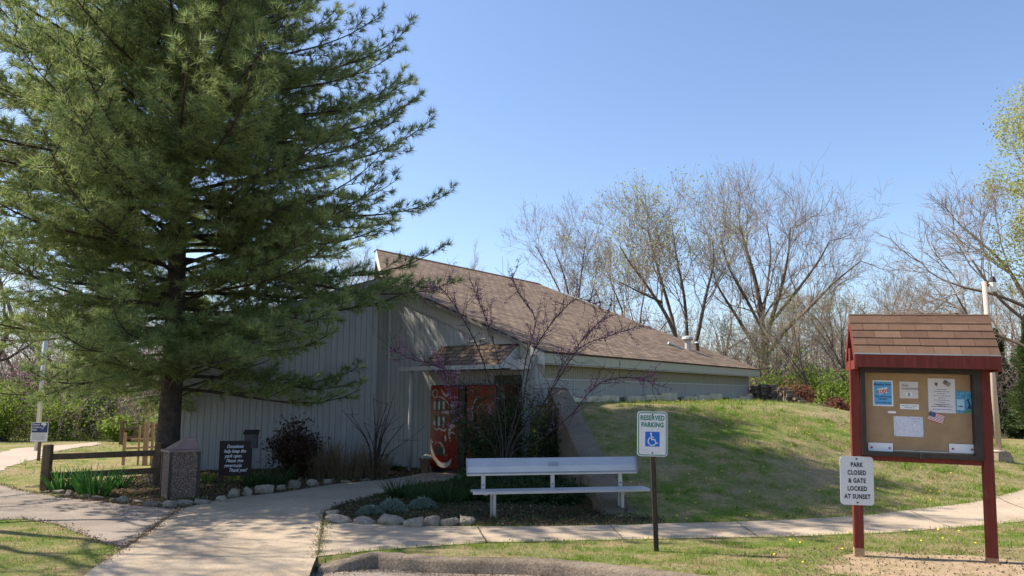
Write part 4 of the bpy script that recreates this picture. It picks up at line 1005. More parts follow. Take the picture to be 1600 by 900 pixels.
# ------------------------------------------------------------------ litter bin with aggregate panels
def litter():
    g = G(283, 779); Y = g[1]+.2; x = XZ(281, Y, .3); w = .46
    o = empty('litter_bin', (x, Y, 0), R(38), 'square pebble-faced concrete litter bin with sloping brown lid under the pine', 'litter bin')
    zt_ = P(283, 706, Y-.2)[2]; zl = P(283, 683, Y-.0)[2]
    mb = MB(); mb.box((0, 0, zt_/2), (w, w, zt_), bev=.012); mb.build('body', M['aggregate'], o)
    for a, b in ((-1, -1), (1, -1), (-1, 1), (1, 1)):
        mb = MB(); mb.box((a*(w/2-.012), b*(w/2-.012), zt_/2), (.045, .045, zt_-.005), bev=.004); mb.build('corner_strip', M['darkmetal'], o)
    mb = MB(); mb.box((0, 0, zt_+.012), (w+.05, w+.05, .035), bev=.006); mb.build('rim', M['lidpink'], o)
    bm = bmesh.new(); z0 = zt_+.03
    lo = [bm.verts.new((sx*.215, sy*.215, z0)) for sx, sy in ((-1, -1), (1, -1), (1, 1), (-1, 1))]
    up = [bm.verts.new(p) for p in ((.05, -.16, zl), (.17, -.15, zl-.01), (.16, .02, zl-.005), (.06, .03, zl))]
    bm.faces.new(up); bm.faces.new(lo[::-1])
    for i in range(4): bm.faces.new((lo[i], lo[(i+1) % 4], up[(i+1) % 4], up[i]))
    bmesh.ops.bevel(bm, geom=bm.edges[:], offset=.01, segments=2, affect='EDGES'); bmesh.ops.recalc_face_normals(bm, faces=bm.faces)
    me = bpy.data.meshes.new('lid'); bm.to_mesh(me); bm.free(); lid = link('lid', me, M['lidpink'], o)
litter()

# ------------------------------------------------------------------ donation sign and box
def donation():
    g = G(340, 763); Y = g[1]; 
    o = empty('donation_sign', (g[0], Y, 0), R(14), 'dark brown sign board with white script asking for donations, on two thin legs', 'sign')
    w = 45/F*Y; zt_ = P(345, 689, Y)[2]; zb_ = P(345, 744, Y)[2]; h = zt_-zb_
    for x in (.0, w-.02):
        mb = MB(); mb.box((x+.01, .012, zt_/2), (.022, .022, zt_)); mb.build('leg', M['darkmetal'], o)
    mb = MB(); mb.box((w/2, 0, (zt_+zb_)/2), (w, .012, h), ry=0, bev=.003); pn = mb.build('board', M['brownsign'], o)
    for i, (tx, dx) in enumerate((('Donations', 0), ('help keep the', 0), ('park open.', -.02), ('Please give', 0), ('generously.', -.02), ('Thank you!', .06))):
        text('lettering', tx, .082, (w/2+dx, -.0075, zt_-.10-.083*i), M['signwhite'], pn, .0016, .82, shear=.35)
    g = G(390, 747); Y = g[1]; zb2 = P(390, 700, Y)[2]; zt2 = P(390, 674, Y)[2]; w = 19/F*Y
    o = empty('donation_box', (g[0], Y, 0), R(10), 'grey-brown donation box with sloping lid on a thin post behind the script sign', 'box')
    mb = MB(); mb.box((0, 0, zb2/2), (.05, .05, zb2)); mb.build('post', M['darkmetal'], o)
    bx = mottled('plum_painted_steel', (.08, .065, .075), (.11, .09, .10), 8, .6, .1)
    mb = MB(); mb.prism([(-w/2, -.09, zb2), (-w/2, .09, zb2), (-w/2, .09, zt2), (-w/2, -.09, zt2-.05)], (w, 0, 0)); mb.build('body', bx, o)
    mb = MB(); mb.box((0, 0, zt2-.012), (w+.05, .24, .018), rx=.28); mb.build('lid', M['darkmetal'], o)
donation()

# ------------------------------------------------------------------ timber rail fence, left
def fence():
    g = G(70, 767); Y = g[1]; w = .15
    o = empty('rail_fence', (g[0], Y, 0), 0, 'low timber fence with one thick round-topped post and dark rails beside the irises', 'fence')
    zt_ = P(70, 694, Y)[2]
    bm = MB(); bm.box((0, 0, zt_/2), (w, .12, zt_), bev=.035); bm.build('post', M['wood'], o)
    e = G(300, 745); ex, ey = XZ(248, 14.9, .56)-g[0], 14.9-Y; L = math.hypot(ex, ey); a = math.atan2(ey, ex)
    for z in (.57, .25):
        mb = MB(); mb.box((ex/2, ey/2, z), (L, .05, .105), rz=a, bev=.012); mb.build('rail', M['wood'], o)
    mb = MB(); mb.box((ex, ey, .38), (.13, .12, .76), bev=.03); mb.build('post', M['wood'], o)
    # pale timber frame further back
    o = empty('timber_trellis', (XZ(228, 19, .5), 19, 0), 0, 'open frame of bare pinkish timber posts and rails left of the pine trunk', 'trellis')
    for x, h, t in ((0, 1.42, .09), (-.16, .9, .04), (.15, 1.3, .05), (.32, 1.1, .05), (-.5, .75, .06), (.6, 1.2, .08)):
        mb = MB(); mb.box((x, .03*x, h/2), (t, t, h), bev=.004); mb.build('post', M['palewood'], o)
    for z, l in ((.42, 1.1), (.26, .8), (1.38, .3), (.62, .9)):
        mb = MB(); mb.box((.12, -.055, z), (l, .03, .05), ry=-.05 if z < 1 else 0, bev=.003); mb.build('rail', M['palewood'], o)
    # dark split rails at the back
    o = empty('split_rail_fence', (XZ(195, 27, .5), 27, 0), 0, 'dark split-rail fence slanting across the grass behind the pale timber frame', 'fence')
    for x in (-.1, 1.5):
        mb = MB(); mb.box((x, 0, .38), (.10, .10, .8), bev=.01); mb.build('post', M['wood'], o)
    for x in (.7,):
        for z in (.3, .6):
            mb = MB(); mb.box((x, 0, z), (1.6, .06, .10), ry=-.12, bev=.01); mb.build('rail', M['wood'], o)
fence()
def parksign():
    g = G(58, 720); Y = g[1]; w = 26/F*Y; zt_ = P(62, 660, Y)[2]; zb_ = P(62, 690, Y)[2]; h = zt_-zb_; xc = XZ(62.5, Y, .9)-g[0]
    o = empty('park_rules_sign', (g[0], Y, 0), 0, 'small blue and white park sign on a brown post where the gravel road bends', 'sign')
    mb = MB(); mb.box((.02, .02, zt_/2-.05), (.07, .03, zt_-.05)); mb.build('post', M['wood'], o)
    mb = MB(); plate(mb, w, h, .02, (xc, 0, (zt_+zb_)/2), .005); pn = mb.build('sign_panel', M['signwhite'], o)
    mb = MB(); mb.box((xc, -.002, zt_-h*.28), (w*.93, .003, h*.5)); bf = mb.build('blue_field', M['navy'], pn)
    for i, tx in enumerate(('Missouri', 'Conserves', 'Parks')):
        text('lettering', tx, .068, (xc-w*.43, -.0045, zt_-h*.11-.065*i), M['signwhite'], bf, .001, .8, align='LEFT')
    mb = MB(); stroke(mb, [(xc+w*.08, zt_-h*.12), (xc+w*.22, zt_-h*.08), (xc+w*.38, zt_-h*.13)], [.02, .09, .03], -.0045); stroke(mb, [(xc+w*.3, zt_-h*.16), (xc+w*.2, zt_-h*.3), (xc+w*.12, zt_-h*.38)], .014, -.005); mb.build('bird_emblem', M['signwhite'], bf)
    mb = MB(); 
    for i in range(6): mb.box((xc-.02*(i % 2), -.001, zt_-h*.6-i*h*.062), (w*.8, .001, .009))
    mb.build('small_print', M['greyink'], pn)
    # light pole behind
    Y = 24; x = XZ(62, Y, 1.2)
    o = empty('street_lamp', (x, Y, 0), 0, 'slim pale metal light pole behind the blue and white park sign', 'lamp post')
    mb = MB(); mb.cyl((0, 0, 0), (0, 0, 4.6), .07, .055, 12); mb.build('pole', flat('pale_galvanised', (.55, .56, .56), .4, .5, .4), o, True)
    mb = MB(); mb.box((.35, 0, 4.6), (.8, .06, .06)); mb.box((.75, 0, 4.57), (.4, .22, .09), bev=.02); mb.build('lamp_head', M['darkmetal'], o)
parksign()
def lamp():
    q = GT(1565, 721); x, Y, z = q; s = Y/F
    o = empty('light_pole', (x, Y, z), 0, 'tall tan light pole on a tapered concrete base behind the notice board', 'lamp post')
    zt_ = P(1561, 440, Y)[2]-z; zb_ = P(1561, 706, Y)[2]-z; w = 24*s
    mb = MB(); mb.prism([(-w/2, -w/2, -.05), (w/2, -w/2, -.05), (w/2, w/2, -.05), (-w/2, w/2, -.05)], (0, 0, .08))
    bm = mb.bm; a = [bm.verts.new((sx*w/2, sy*w/2, .03)) for sx, sy in ((-1, -1), (1, -1), (1, 1), (-1, 1))]; b = [bm.verts.new((sx*w*.37, sy*w*.37, zb_)) for sx, sy in ((-1, -1), (1, -1), (1, 1), (-1, 1))]
    bm.faces.new(b)
    for i in range(4): bm.faces.new((a[i], a[(i+1) % 4], b[(i+1) % 4], b[i]))
    mb.build('concrete_base', M['kerb'], o)
    mb = MB(); mb.cyl((-.03, 0, zb_), (-.05, 0, zt_), .055, .045, 14); mb.box((-.03, 0, zb_+.015), (.2, .2, .03)); mb.build('pole', M['lampmetal'], o, True)
    mb = MB(); mb.cyl((-.05, 0, zt_-.12), (.12, 0, zt_-.02), .015, n=8); mb.cyl((.12, 0, zt_-.02), (.12, 0, zt_+.1), .07, .04, 12); mb.build('lamp_head', M['darkmetal'], o)
    mb = MB(); mb.cyl((.12, 0, zt_-.20), (.12, 0, zt_-.02), .055, .07, 12); mb.build('lamp_shade', M['glass'], o)
lamp()

# ------------------------------------------------------------------ trees
def spline(p, n=8):
    p = np.asarray(p, float); out = []
    for i in range(len(p)-1):
        p0, p1, p2, p3 = p[max(i-1, 0)], p[i], p[i+1], p[min(i+2, len(p)-1)]
        for k in range(n):
            t = k/n; out.append(.5*((2*p1)+(p2-p0)*t+(2*p0-5*p1+4*p2-p3)*t*t+(3*p1-p0-3*p2+p3)*t**3))
    out.append(p[-1]); return np.array(out)

def pine():
    g = G(255, 753); X, Y = g[0], g[1]
    o = empty('pine_tree', (X, Y, 0), 0, 'huge dark green pine with long drooping boughs filling the left of the view', 'tree')
    Ht = 13.0; tr = []
    zs = np.linspace(0, Ht, 40); cx = .05*np.sin(zs*.6); cy = .05*np.cos(zs*.5)
    rad = .20*(1-zs/Ht)**.8+.02+.13*np.exp(-zs*3.0)
    tubeobj('trunk', [(np.stack([cx, cy, zs-.05], 1), rad)], M['bark'], o, 14)
    rg = np.random.default_rng(11); br = []; tp = []; td = []
    def env(z):  # crown radius by height
        return np.interp(z, [1.2, 2.0, 3.2, 4.6, 6.0, 7.8, 10, 11.6, 12.6, 13.2], [3.0, 3.7, 4.5, 5.25, 5.3, 4.9, 3.9, 2.4, 1.1, .4])
    z = 1.75; k = 0
    while z < 12.8:
        nb = 1
        az = k*2.39996+rg.normal()*.25; L = env(z+.4)*rg.uniform(.86, 1.08)
        if rg.random() < .10: L *= .8
        # bough
        e0 = np.interp(z, [1.5, 3, 5, 8, 12], [.06, .10, .18, .40, .85])+rg.normal()*.10
        n = 16; pts = [np.array([cx[0], cy[0], z])]; dz = e0
        for i in range(n):
            t = (i+1)/n
            el = e0-.24*math.sin(t*2.6)+.55*t**3
            a2 = az+.25*math.sin(t*3+k)*.3
            d = np.array([math.cos(a2)*math.cos(el), math.sin(a2)*math.cos(el), math.sin(el)])
            pts.append(pts[-1]+d*L/n)
        pts = np.array(pts); r0 = .012+.006*L
        br.append((pts, np.linspace(r0, .006, n+1)))
        seglen = L/n
        # laterals
        u = .14*L
        sd = 1
        while u < L:
            f = u/L; i = min(int(f*n), n-1); p = pts[i]+(pts[i+1]-pts[i])*(f*n-i); d = (pts[i+1]-pts[i]); d /= np.linalg.norm(d)
            side = np.cross(d, [0, 0, 1]); side /= np.linalg.norm(side)+1e-6; sd = -sd
            l = min(1.45, (.25+.62*(1-f)*L*.42))*rg.uniform(.7, 1.15); l = max(l, .26)
            dd = d*.75+side*sd*.8+np.array([0, 0, rg.normal()*.34+.02]); dd /= np.linalg.norm(dd)
            m = 5; lp = [p]
            for j in range(m):
                dd = dd+d*.10+np.array([0, 0, .045]); dd /= np.linalg.norm(dd); lp.append(lp[-1]+dd*l/m)
            lp = np.array(lp); br.append((lp, np.linspace(.008, .003, m+1)))
            # tufts along the lateral and side shoots
            nt = max(3, int(l/.085))
            for j in range(nt):
                f2 = (j+.9)/nt
                if f2 < .18: continue
                ii = min(int(f2*m), m-1); q = lp[ii]+(lp[ii+1]-lp[ii])*(f2*m-ii); dq = lp[ii+1]-lp[ii]; dq /= np.linalg.norm(dq)
                s2 = np.cross(dq, [0, 0, 1]); s2 *= (1 if j % 2 else -1)
                sl = .34*(1-f2)*l+.07
                dv = dq*.7+s2*.75+np.array([0, 0, .12+rg.normal()*.35]); dv /= np.linalg.norm(dv)
                q2 = q+dv*sl
                if sl > .16: br.append((np.array([q, q2]), np.array([.004, .002])))
                c = max(1, int(sl/.09))
                for h_ in range(c):
                    tp.append(q+dv*sl*(h_+1)/c); td.append(dv+np.array([0, 0, .12]))
            tp.append(lp[-1]); td.append(dd)
            u += .17+.05*rg.random()
        tp.append(pts[-1]); td.append(pts[-1]-pts[-2])
        z += np.interp(z, [1.7, 3, 6, 8, 12, 14], [.085, .055, .046, .040, .040, .06])*rg.uniform(.7, 1.3); k += 1
    # low dead bare boughs near the trunk
    for kk in range(9):
        z = rg.uniform(1.3, 3.2); az = rg.uniform(-1.2, .6); L = rg.uniform(1.2, 3.2); p = [np.array([0, 0, z])]; d = np.array([math.cos(az), math.sin(az), .25])
        for i in range(7): d = d+np.array([0, 0, .02])+rg.normal(size=3)*.05; d /= np.linalg.norm(d); p.append(p[-1]+d*L/7)
        br.append((np.array(p), np.linspace(.022, .004, 8)))
        for i in range(2, 7): q = p[i]+rg.normal(size=3)*np.array([.3, .3, .12]); br.append((np.array([p[i], q]), np.array([.006, .002])))
    tubeobj('boughs', br, M['bark'], o, 4)
    tp = np.array(tp); td = np.array(td); td /= np.linalg.norm(td, axis=1)[:, None]
    n = len(tp); K = 21
    print('pine tufts', n, 'boughs', k)
    base = np.repeat(tp, K, 0); dr = np.repeat(td, K, 0)
    rv = rg.normal(size=(n*K, 3)); rv -= (rv*dr).sum(1)[:, None]*dr; rv /= np.linalg.norm(rv, axis=1)[:, None]
    sp = rg.uniform(.25, 1.2, n*K)[:, None]; dirn = dr*np.cos(sp)+rv*np.sin(sp)
    st = base-dr*rg.uniform(0, .10, n*K)[:, None]; Ln = rg.uniform(.11, .19, n*K)[:, None]
    w = np.cross(dirn, rg.normal(size=(n*K, 3))); w /= np.linalg.norm(w, axis=1)[:, None]; w *= .0056
    V = np.stack([st-w, st+w, st+dirn*Ln], 1).reshape(-1, 3)
    link('needles', npmesh('needles', V, np.arange(len(V)).reshape(-1, 3)), M['needle'], o)
    # cones near bough tips
    mb = MB(); r = random.Random(8)
    for i in range(26):
        q = tp[r.randrange(n)]; mb.cyl(Vector(q), Vector(q)+Vector((r.uniform(-.02, .02), r.uniform(-.02, .02), -.11)), .016, .010, 7)
    mb.build('cones', M['bark'], o)
pine()

def grow_tree(seed, H, spread=.5, levels=4, r0=.16, fork=.22, stems=1, up=.12, twig=1.0, kids=(3, 5), droop=0, lean=0, thick=1.0):
    """returns (trunk paths, twig paths, tip points)"""
    rg = np.random.default_rng(seed); tk = []; tw = []; tips = []
    def rec(p, d, L, r, lv):
        n = max(4, int(6 if lv < 2 else 4)); pts = [p]; dd = d.copy()
        for i in range(n):
            dd = dd+rg.normal(size=3)*(.09+.03*lv)+np.array([0, 0, up if lv > 0 else .06])*(.6); dd /= np.linalg.norm(dd); pts.append(pts[-1]+dd*L/n)
        pts = np.array(pts); rend = r*.52 if lv < levels else r*.35
        rad = np.linspace(r, rend, n+1); (tk if lv <= 1 else tw).append((pts, rad*thick))
        if lv >= levels:
            tips.append(pts[-1]); tips.append(pts[n//2]); return
        m = rg.integers(kids[0], kids[1]+1)+(1 if lv >= 2 else 0)
        for j in range(m):
            f = rg.uniform(.3 if lv else fork, .98); 
            if j == 0: f = 1.0
            i = min(int(f*n), n-1); q = pts[i]+(pts[i+1]-pts[i])*(f*n-i); d0 = pts[i+1]-pts[i]; d0 /= np.linalg.norm(d0)
            ax = rg.normal(size=3); ax -= ax@d0*d0; ax /= np.linalg.norm(ax)
            an = rg.uniform(.35, .95)*spread*1.6 if j else rg.uniform(.05, .3)
            nd = d0*math.cos(an)+ax*math.sin(an)
            ll = L*rg.uniform(.52, .82)*(1 if lv else .85)*(1.15-.35*f if lv else 1.35-.5*f)
            rr = np.interp(f, [0, 1], [r*.72, r*.55])*(1 if j == 0 else rg.uniform(.6, .9))
            rec(q, nd, ll, max(rr, .006), lv+1)
    for s_ in range(stems):
        a = s_*2.4+rg.uniform(0, 1); ln = (.25 if stems > 1 else .05)
        rec(np.zeros(3), np.array([math.cos(a)*ln+lean, math.sin(a)*ln, 1.]), H*.42, r0*(1 if stems == 1 else .75), 0)
    allp = np.concatenate([q for q, _ in tk+tw]); sc = H/max(allp[:, 2].max(), .1)
    f = lambda L: [(q*sc, r_) for q, r_ in L]
    return f(tk), f(tw), np.array(tips)*sc
def bare(name, seed, H, leafm=None, nleaf=0, leafsize=.06, leafr=.25, bark='greybark', **kw):
    tk, tw, tips = grow_tree(seed, H, **kw)
    V1, F1 = tubes(tk, 7); V2, F2 = tubes(tw, 3)
    mt = npmesh('trunk', V1, F1); mt.materials.append(M[bark]); mt.polygons.foreach_set('use_smooth', np.ones(len(mt.polygons), bool))
    rg = np.random.default_rng(seed+50)
    mc = npmesh('crown', V2, F2); mc.materials.append(M['twig'])
    ml = None
    if nleaf:
        idx = rg.integers(0, len(tips), nleaf); pos = tips[idx]+rg.normal(size=(nleaf, 3))*leafr
        V, Fc = leaves(pos, rg.uniform(.6, 1.3, nleaf)*leafsize, rg=rg); ml = npmesh('leaf_buds', V, Fc); ml.materials.append(M[leafm])
    return mt, mc, ml
def guided(name, seed, Y, bpx, limbs, leafm, nleaf, ls, leafr, sub=3, dens=9, r0=.16, L0=3.0, dens_=None):
    """main limbs follow drawn polylines (pixel columns/rows at depth Y), finer branches grow from them"""
    rg = np.random.default_rng(seed); x0 = XZ(bpx, Y, 2); z0 = h1(x0, Y)-.1; tk = []; tw = []; tips = []
    def rec(p, d, L, r, lv):
        n = 5; pts = [p]; dd = d.copy()
        for i in range(n): dd = dd+rg.normal(size=3)*.13+np.array([0, 0, .07]); dd /= np.linalg.norm(dd); pts.append(pts[-1]+dd*L/n)
        pts = np.array(pts); (tk if r > .035 else tw).append((pts, np.linspace(r, max(r*.4, .004), n+1)))
        if lv >= sub: tips.append(pts[-1]); return
        for j in range(4 if lv == 0 else 4):
            f = rg.uniform(.2, 1) if j else 1.; i = min(int(f*n), n-1); q = pts[i]+(pts[i+1]-pts[i])*(f*n-i); d0 = pts[i+1]-pts[i]; d0 /= np.linalg.norm(d0)
            ax = rg.normal(size=3); ax -= ax@d0*d0; ax /= np.linalg.norm(ax); an = rg.uniform(.4, 1.0) if j else .2
            rec(q, d0*math.cos(an)+ax*math.sin(an), L*rg.uniform(.5, .75), max(r*rg.uniform(.45, .65), .0045), lv+1)
    for pl, ra, rb in limbs:
        c = spline([P(bpx+(a[0]-bpx)*.88, 600-(600-a[1])*.80, Y+(a[2] if len(a) > 2 else 0))-np.array([x0, Y, z0]) for a in pl], 8); m = len(c); ra *= .8; rb *= .7; rad = np.linspace(ra, rb, m); tk.append((c, rad))
        Lt = np.linalg.norm(c[-1]-c[0])
        for k in range(int(dens*.7)+int(Lt*.9)):
            f = rg.uniform(.25, 1)**.8; i = min(int(f*(m-1)), m-2); d0 = c[i+1]-c[i]; d0 /= np.linalg.norm(d0); ax = rg.normal(size=3); ax -= ax@d0*d0; ax /= np.linalg.norm(ax); an = rg.uniform(.4, 1.05)
            dv = d0*math.cos(an)+ax*math.sin(an)+np.array([0, 0, .15]); dv /= np.linalg.norm(dv)
            rec(c[i], dv, L0*rg.uniform(.45, 1)*(1.1-.5*f), rad[i]*rg.uniform(.3, .5), 0)
        rec(c[-1], c[-1]-c[-2], L0*.5, rb, 0)
    V1, F1 = tubes(tk, 6); V2, F2 = tubes(tw, 3); mt = npmesh('trunk', V1, F1); mt.materials.append(M['greybark']); mt.polygons.foreach_set('use_smooth', np.ones(len(mt.polygons), bool)); mc = npmesh('crown', V2, F2); mc.materials.append(M['twig']); ml = None
    if nleaf:
        tips = np.array(tips); w_ = None
        idx = rg.integers(0, len(tips), nleaf); V, Fc = leaves(tips[idx]+rg.normal(size=(nleaf, 3))*leafr, rg.uniform(.6, 1.3, nleaf)*ls, rg=rg); ml = npmesh('leaf_buds', V, Fc); ml.materials.append(M[leafm])
    return mt, mc, ml
def puttree(me3, px, Y, label, rz=0, sc=1.0, group=None, name='bare_tree', z=None, x=None, sx=1.0):
    x = XZ(px, Y, 2) if x is None else x; z = h1(x, Y) if z is None else z
    o = empty(name, (x, Y, z-.1), rz, label, 'tree', group); o.scale = (sc*sx, sc*sx, sc)
    for m_, n_ in zip(me3, ('trunk', 'crown', 'leaf_buds')):
        if m_ is not None:
            c = bpy.data.objects.new(n_, m_); COL.objects.link(c); c.parent = o
    return o
TG = 'bare trees in the woods behind the building'
T1 = bare('t1', 3, 12.6, 'palebud', 2500, .07, .2, spread=.80, levels=5, r0=.21, fork=.42, kids=(4, 5), up=.09)
T2 = bare('t2', 8, 12.0, 'bud', 2200, .08, .25, spread=.55, levels=5, r0=.15, fork=.15, stems=3, kids=(3, 4), up=.12)
T3 = bare('t3', 15, 11.0, 'palebud', 1500, .06, .2, spread=.32, levels=5, r0=.11, fork=.3, kids=(3, 4), up=.14)
T4 = bare('t4', 22, 9.0, 'palebud', 2600, .07, .2, spread=.5, levels=4, r0=.10, fork=.25, kids=(4, 5), up=.08, stems=2)
T5 = bare('t5', 31, 10.0, None, 0, spread=.75, levels=5, r0=.13, fork=.2, kids=(3, 4), up=.05)
G1 = guided('g1', 3, 36, 1197, [
  ([(1199, 640), (1196, 570), (1192, 510), (1187, 450), (1176, 390), (1160, 330), (1150, 290)], .24, .05),
  ([(1195, 540), (1205, 480, -1), (1222, 420, -1), (1236, 350, -1), (1240, 295, -1)], .16, .04),
  ([(1194, 560), (1168, 510, 1), (1140, 460, 1), (1112, 410, 1), (1100, 370, 1)], .14, .035),
  ([(1197, 545), (1232, 495, 1), (1275, 450, 1), (1320, 400, 1), (1365, 360, 1)], .15, .035),
  ([(1193, 500), (1160, 430, -2), (1130, 370, -2), (1118, 320, -2)], .11, .035),
  ([(1205, 480), (1250, 420, -2), (1290, 360, -2), (1310, 320, -2)], .11, .03),
  ([(1190, 470), (1200, 400, 2), (1205, 340, 2), (1198, 290, 2)], .10, .03)], 'palebud', 1500, .06, .2)
G2 = guided('g2', 8, 34, 1062, [
  ([(1064, 600), (1060, 530), (1040, 470), (1008, 415), (975, 365), (955, 330)], .15, .035),
  ([(1062, 560), (1050, 480, 1), (1030, 400, 1), (1012, 330, 1), (1005, 300, 1)], .13, .03),
  ([(1072, 590), (1075, 510), (1070, 430), (1058, 360), (1050, 305)], .13, .03),
  ([(1078, 580), (1095, 500, -1), (1108, 430, -1), (1122, 365, -1), (1120, 320, -1)], .13, .03),
  ([(1030, 440), (990, 420, -1), (955, 400, -1)], .07, .025)], 'bud', 5200, .10, .25)
G3 = guided('g3', 12, 38, 893, [
  ([(900, 600), (900, 520), (892, 450), (880, 390), (862, 335)], .11, .025),
  ([(900, 520), (905, 440), (912, 370), (918, 320)], .09, .025),
  ([(893, 470), (868, 410, 1), (840, 350, 1), (828, 330, 1)], .07, .02),
  ([(898, 500), (925, 440, 1), (938, 380, 1)], .07, .02)], 'palebud', 700, .06, .2, L0=2.4)
puttree(G1, 1197, 36, 'largest bare tree with a wide rounded crown, right of the roof vents')
puttree(G2, 1062, 34, 'many-stemmed bare tree with yellow-green buds behind the middle of the roof slope')
puttree(G3, 893, 38, 'slender upright bare tree left of the yellow-budded one')
puttree(T2, 985, 39, 'bare tree showing between the slender one and the yellow-budded one', 3.0, .88, sx=.8)
puttree(T4, 825, 42, 'low pale-budded tree just showing above the long roof slope', 0, .93)
puttree(T3, 715, 46, 'thin wispy bare tree whose tips show above the highest part of the roof', 0, .98, sx=.55)
bg = [(1130, 46, T5, .95, .3, 'bare tree far behind between the two biggest bare trees'), (1265, 40, T5, .80, 1.0, 'low spreading bare tree right of the largest bare tree'), (1305, 47, T3, .85, 1.9, 'narrow bare tree left of the notice board roof'),
      (1345, 38, T4, .95, 2.6, 'twiggy bare tree directly behind the left end of the notice board roof'), (1395, 44, T1, .66, .9, 'bare tree above the middle of the notice board roof'), (1445, 46, T5, .9, 2.2, 'bare tree above the right half of the notice board roof'),
      (1490, 40, T3, .72, .2, 'slim bare tree just left of the tall tan light pole'), (1530, 36, T5, .8, 3.3, 'bare tree whose branches reach past the light pole'), (1585, 44, T2, .75, .7, 'bare tree right of the light pole at the edge of the view'),
      (1640, 39, T5, .9, 1.4, 'bare tree beyond the right edge of the woods'), (1225, 52, T1, .72, 2.1, 'bare tree far back behind the largest one'), (940, 50, T5, .82, 4.0, 'distant bare tree behind the far end of the ridge'),
      (560, 40, T5, .9, 1.1, 'bare tree seen between the pine boughs and the building peak'), (505, 36, T2, .75, .4, 'bare tree behind the left wing roof beside the pine'), (420, 42, T1, .7, 1.7, 'bare tree hidden behind the right half of the pine'),
      (330, 40, T5, .9, 3.0, 'bare tree behind the pine just right of its trunk'), (200, 44, T1, .8, .5, 'bare tree behind the pine left of its trunk'), (110, 36, T4, .9, 1.3, 'small bare tree behind the rail fence meadow'),
      (40, 41, T5, .95, 2.4, 'bare tree behind the pink blossom at the left'), (-40, 34, T1, .8, 3.6, 'bare tree at the far left edge of the meadow')]
for px, Y, T, sc, rz, lb in bg: puttree(T, px, Y, lb, rz, sc, TG)
# leaning stems near the dry wall
T6 = bare('t6', 41, 5.5, 'springgreen', 900, .06, .15, spread=.5, levels=4, r0=.07, fork=.3, kids=(3, 4), up=.05, stems=2)
for i, (px, Y, lb) in enumerate([(1225, 31, 'young leaning tree directly behind the dry stone wall'), (1275, 30, 'young tree behind the red bush on the stone wall'), (1320, 32, 'young tree behind the lower end of the stone wall'), (1170, 33, 'young tree just beyond the far corner of the roof'), (1120, 34, 'young tree peeping over the roof right of the vents')]):
    puttree(T6, px, Y, lb, i*1.3, .9+.1*(i % 3), 'young trees along the edge of the woods', 'young_tree')
# right leafy tree
G7 = guided('g7', 21, 24, 1735, [
  ([(1750, 760), (1740, 600), (1725, 450), (1705, 330), (1685, 200), (1665, 110)], .20, .04),
  ([(1740, 600), (1705, 520), (1665, 450), (1635, 400), (1605, 360)], .10, .03),
  ([(1725, 450), (1675, 380, 1), (1635, 310, 1), (1605, 250, 1)], .09, .03),
  ([(1705, 330), (1665, 270, -1), (1635, 200, -1), (1617, 150, -1)], .08, .025),
  ([(1735, 560), (1805, 420, 1), (1845, 300, 1), (1865, 180, 1)], .12, .03),
  ([(1735, 500), (1765, 360, -1), (1775, 220, -1), (1765, 100, -1)], .12, .03),
  ([(1695, 300), (1685, 240, 2), (1645, 150, 2), (1643, 100, 2)], .08, .025)], 'bud', 52000, .085, .15, L0=2.0, sub=2, dens=12)
puttree(G7, 1735, 24, 'tall tree with fresh yellow-green leaves at the right edge of the view', name='leafy_tree')
T8 = bare('t8', 91, 9.5, None, 0, spread=.6, levels=5, r0=.13, fork=.2, kids=(4, 4), up=.06)
puttree(T8, 1665, 23, 'bare tree spreading purple-brown twigs in front of the fresh green tree', 2.2, .98)
# bare tree off the left edge that throws branch shadows on the walk
T9 = bare('t9', 52, 11.0, None, 0, spread=.6, levels=5, r0=.16, fork=.2, kids=(4, 4), up=.06)
puttree(T9, 0, 10.6, 'bare tree at the left edge whose pale twigs cross in front of the pine', 1.0, 1.0, x=-10.4)
# cedar, right edge
def cedar(px, Y, H, R0, label):
    x = XZ(px, Y, 2); z0 = h1(x, Y); o = empty('cedar_tree', (x, Y, z0), 0, label, 'tree'); rg = np.random.default_rng(int(px))
    tubeobj('trunk', [(np.array([[0, 0, -.1], [0, 0, H*.95]]), np.array([.12, .02]))], M['bark'], o, 8)
    n = 22000; z = rg.uniform(.05, 1, n)**.8*H; rr_ = R0*(1-(z/H))**.7*(.75+.25*np.sin(z*4+rg.uniform(0, 6)))*np.sqrt(rg.uniform(.15, 1, n)); a = rg.uniform(0, 6.283, n)
    clump = .85+.3*np.sin(a*5+z*3)
    pos = np.stack([rr_*clump*np.cos(a), rr_*clump*np.sin(a), z], 1); V, Fc = leaves(pos, rg.uniform(.08, .2, n), aspect=.25, dirs=np.stack([np.cos(a), np.sin(a), np.full(n, .7)], 1), rg=rg)
    link('crown', npmesh('crown', V, Fc), M['cedar'], o)
cedar(1618, 29, 4.6, 1.3, 'dark green cedar at the right edge beside the light pole')
cedar(1560, 36, 4.6, 1.2, 'smaller cedar deep in the woods behind the light pole')
cedar(150, 33, 5.5, 2.0, 'dark evergreen behind the meadow under the pine boughs')

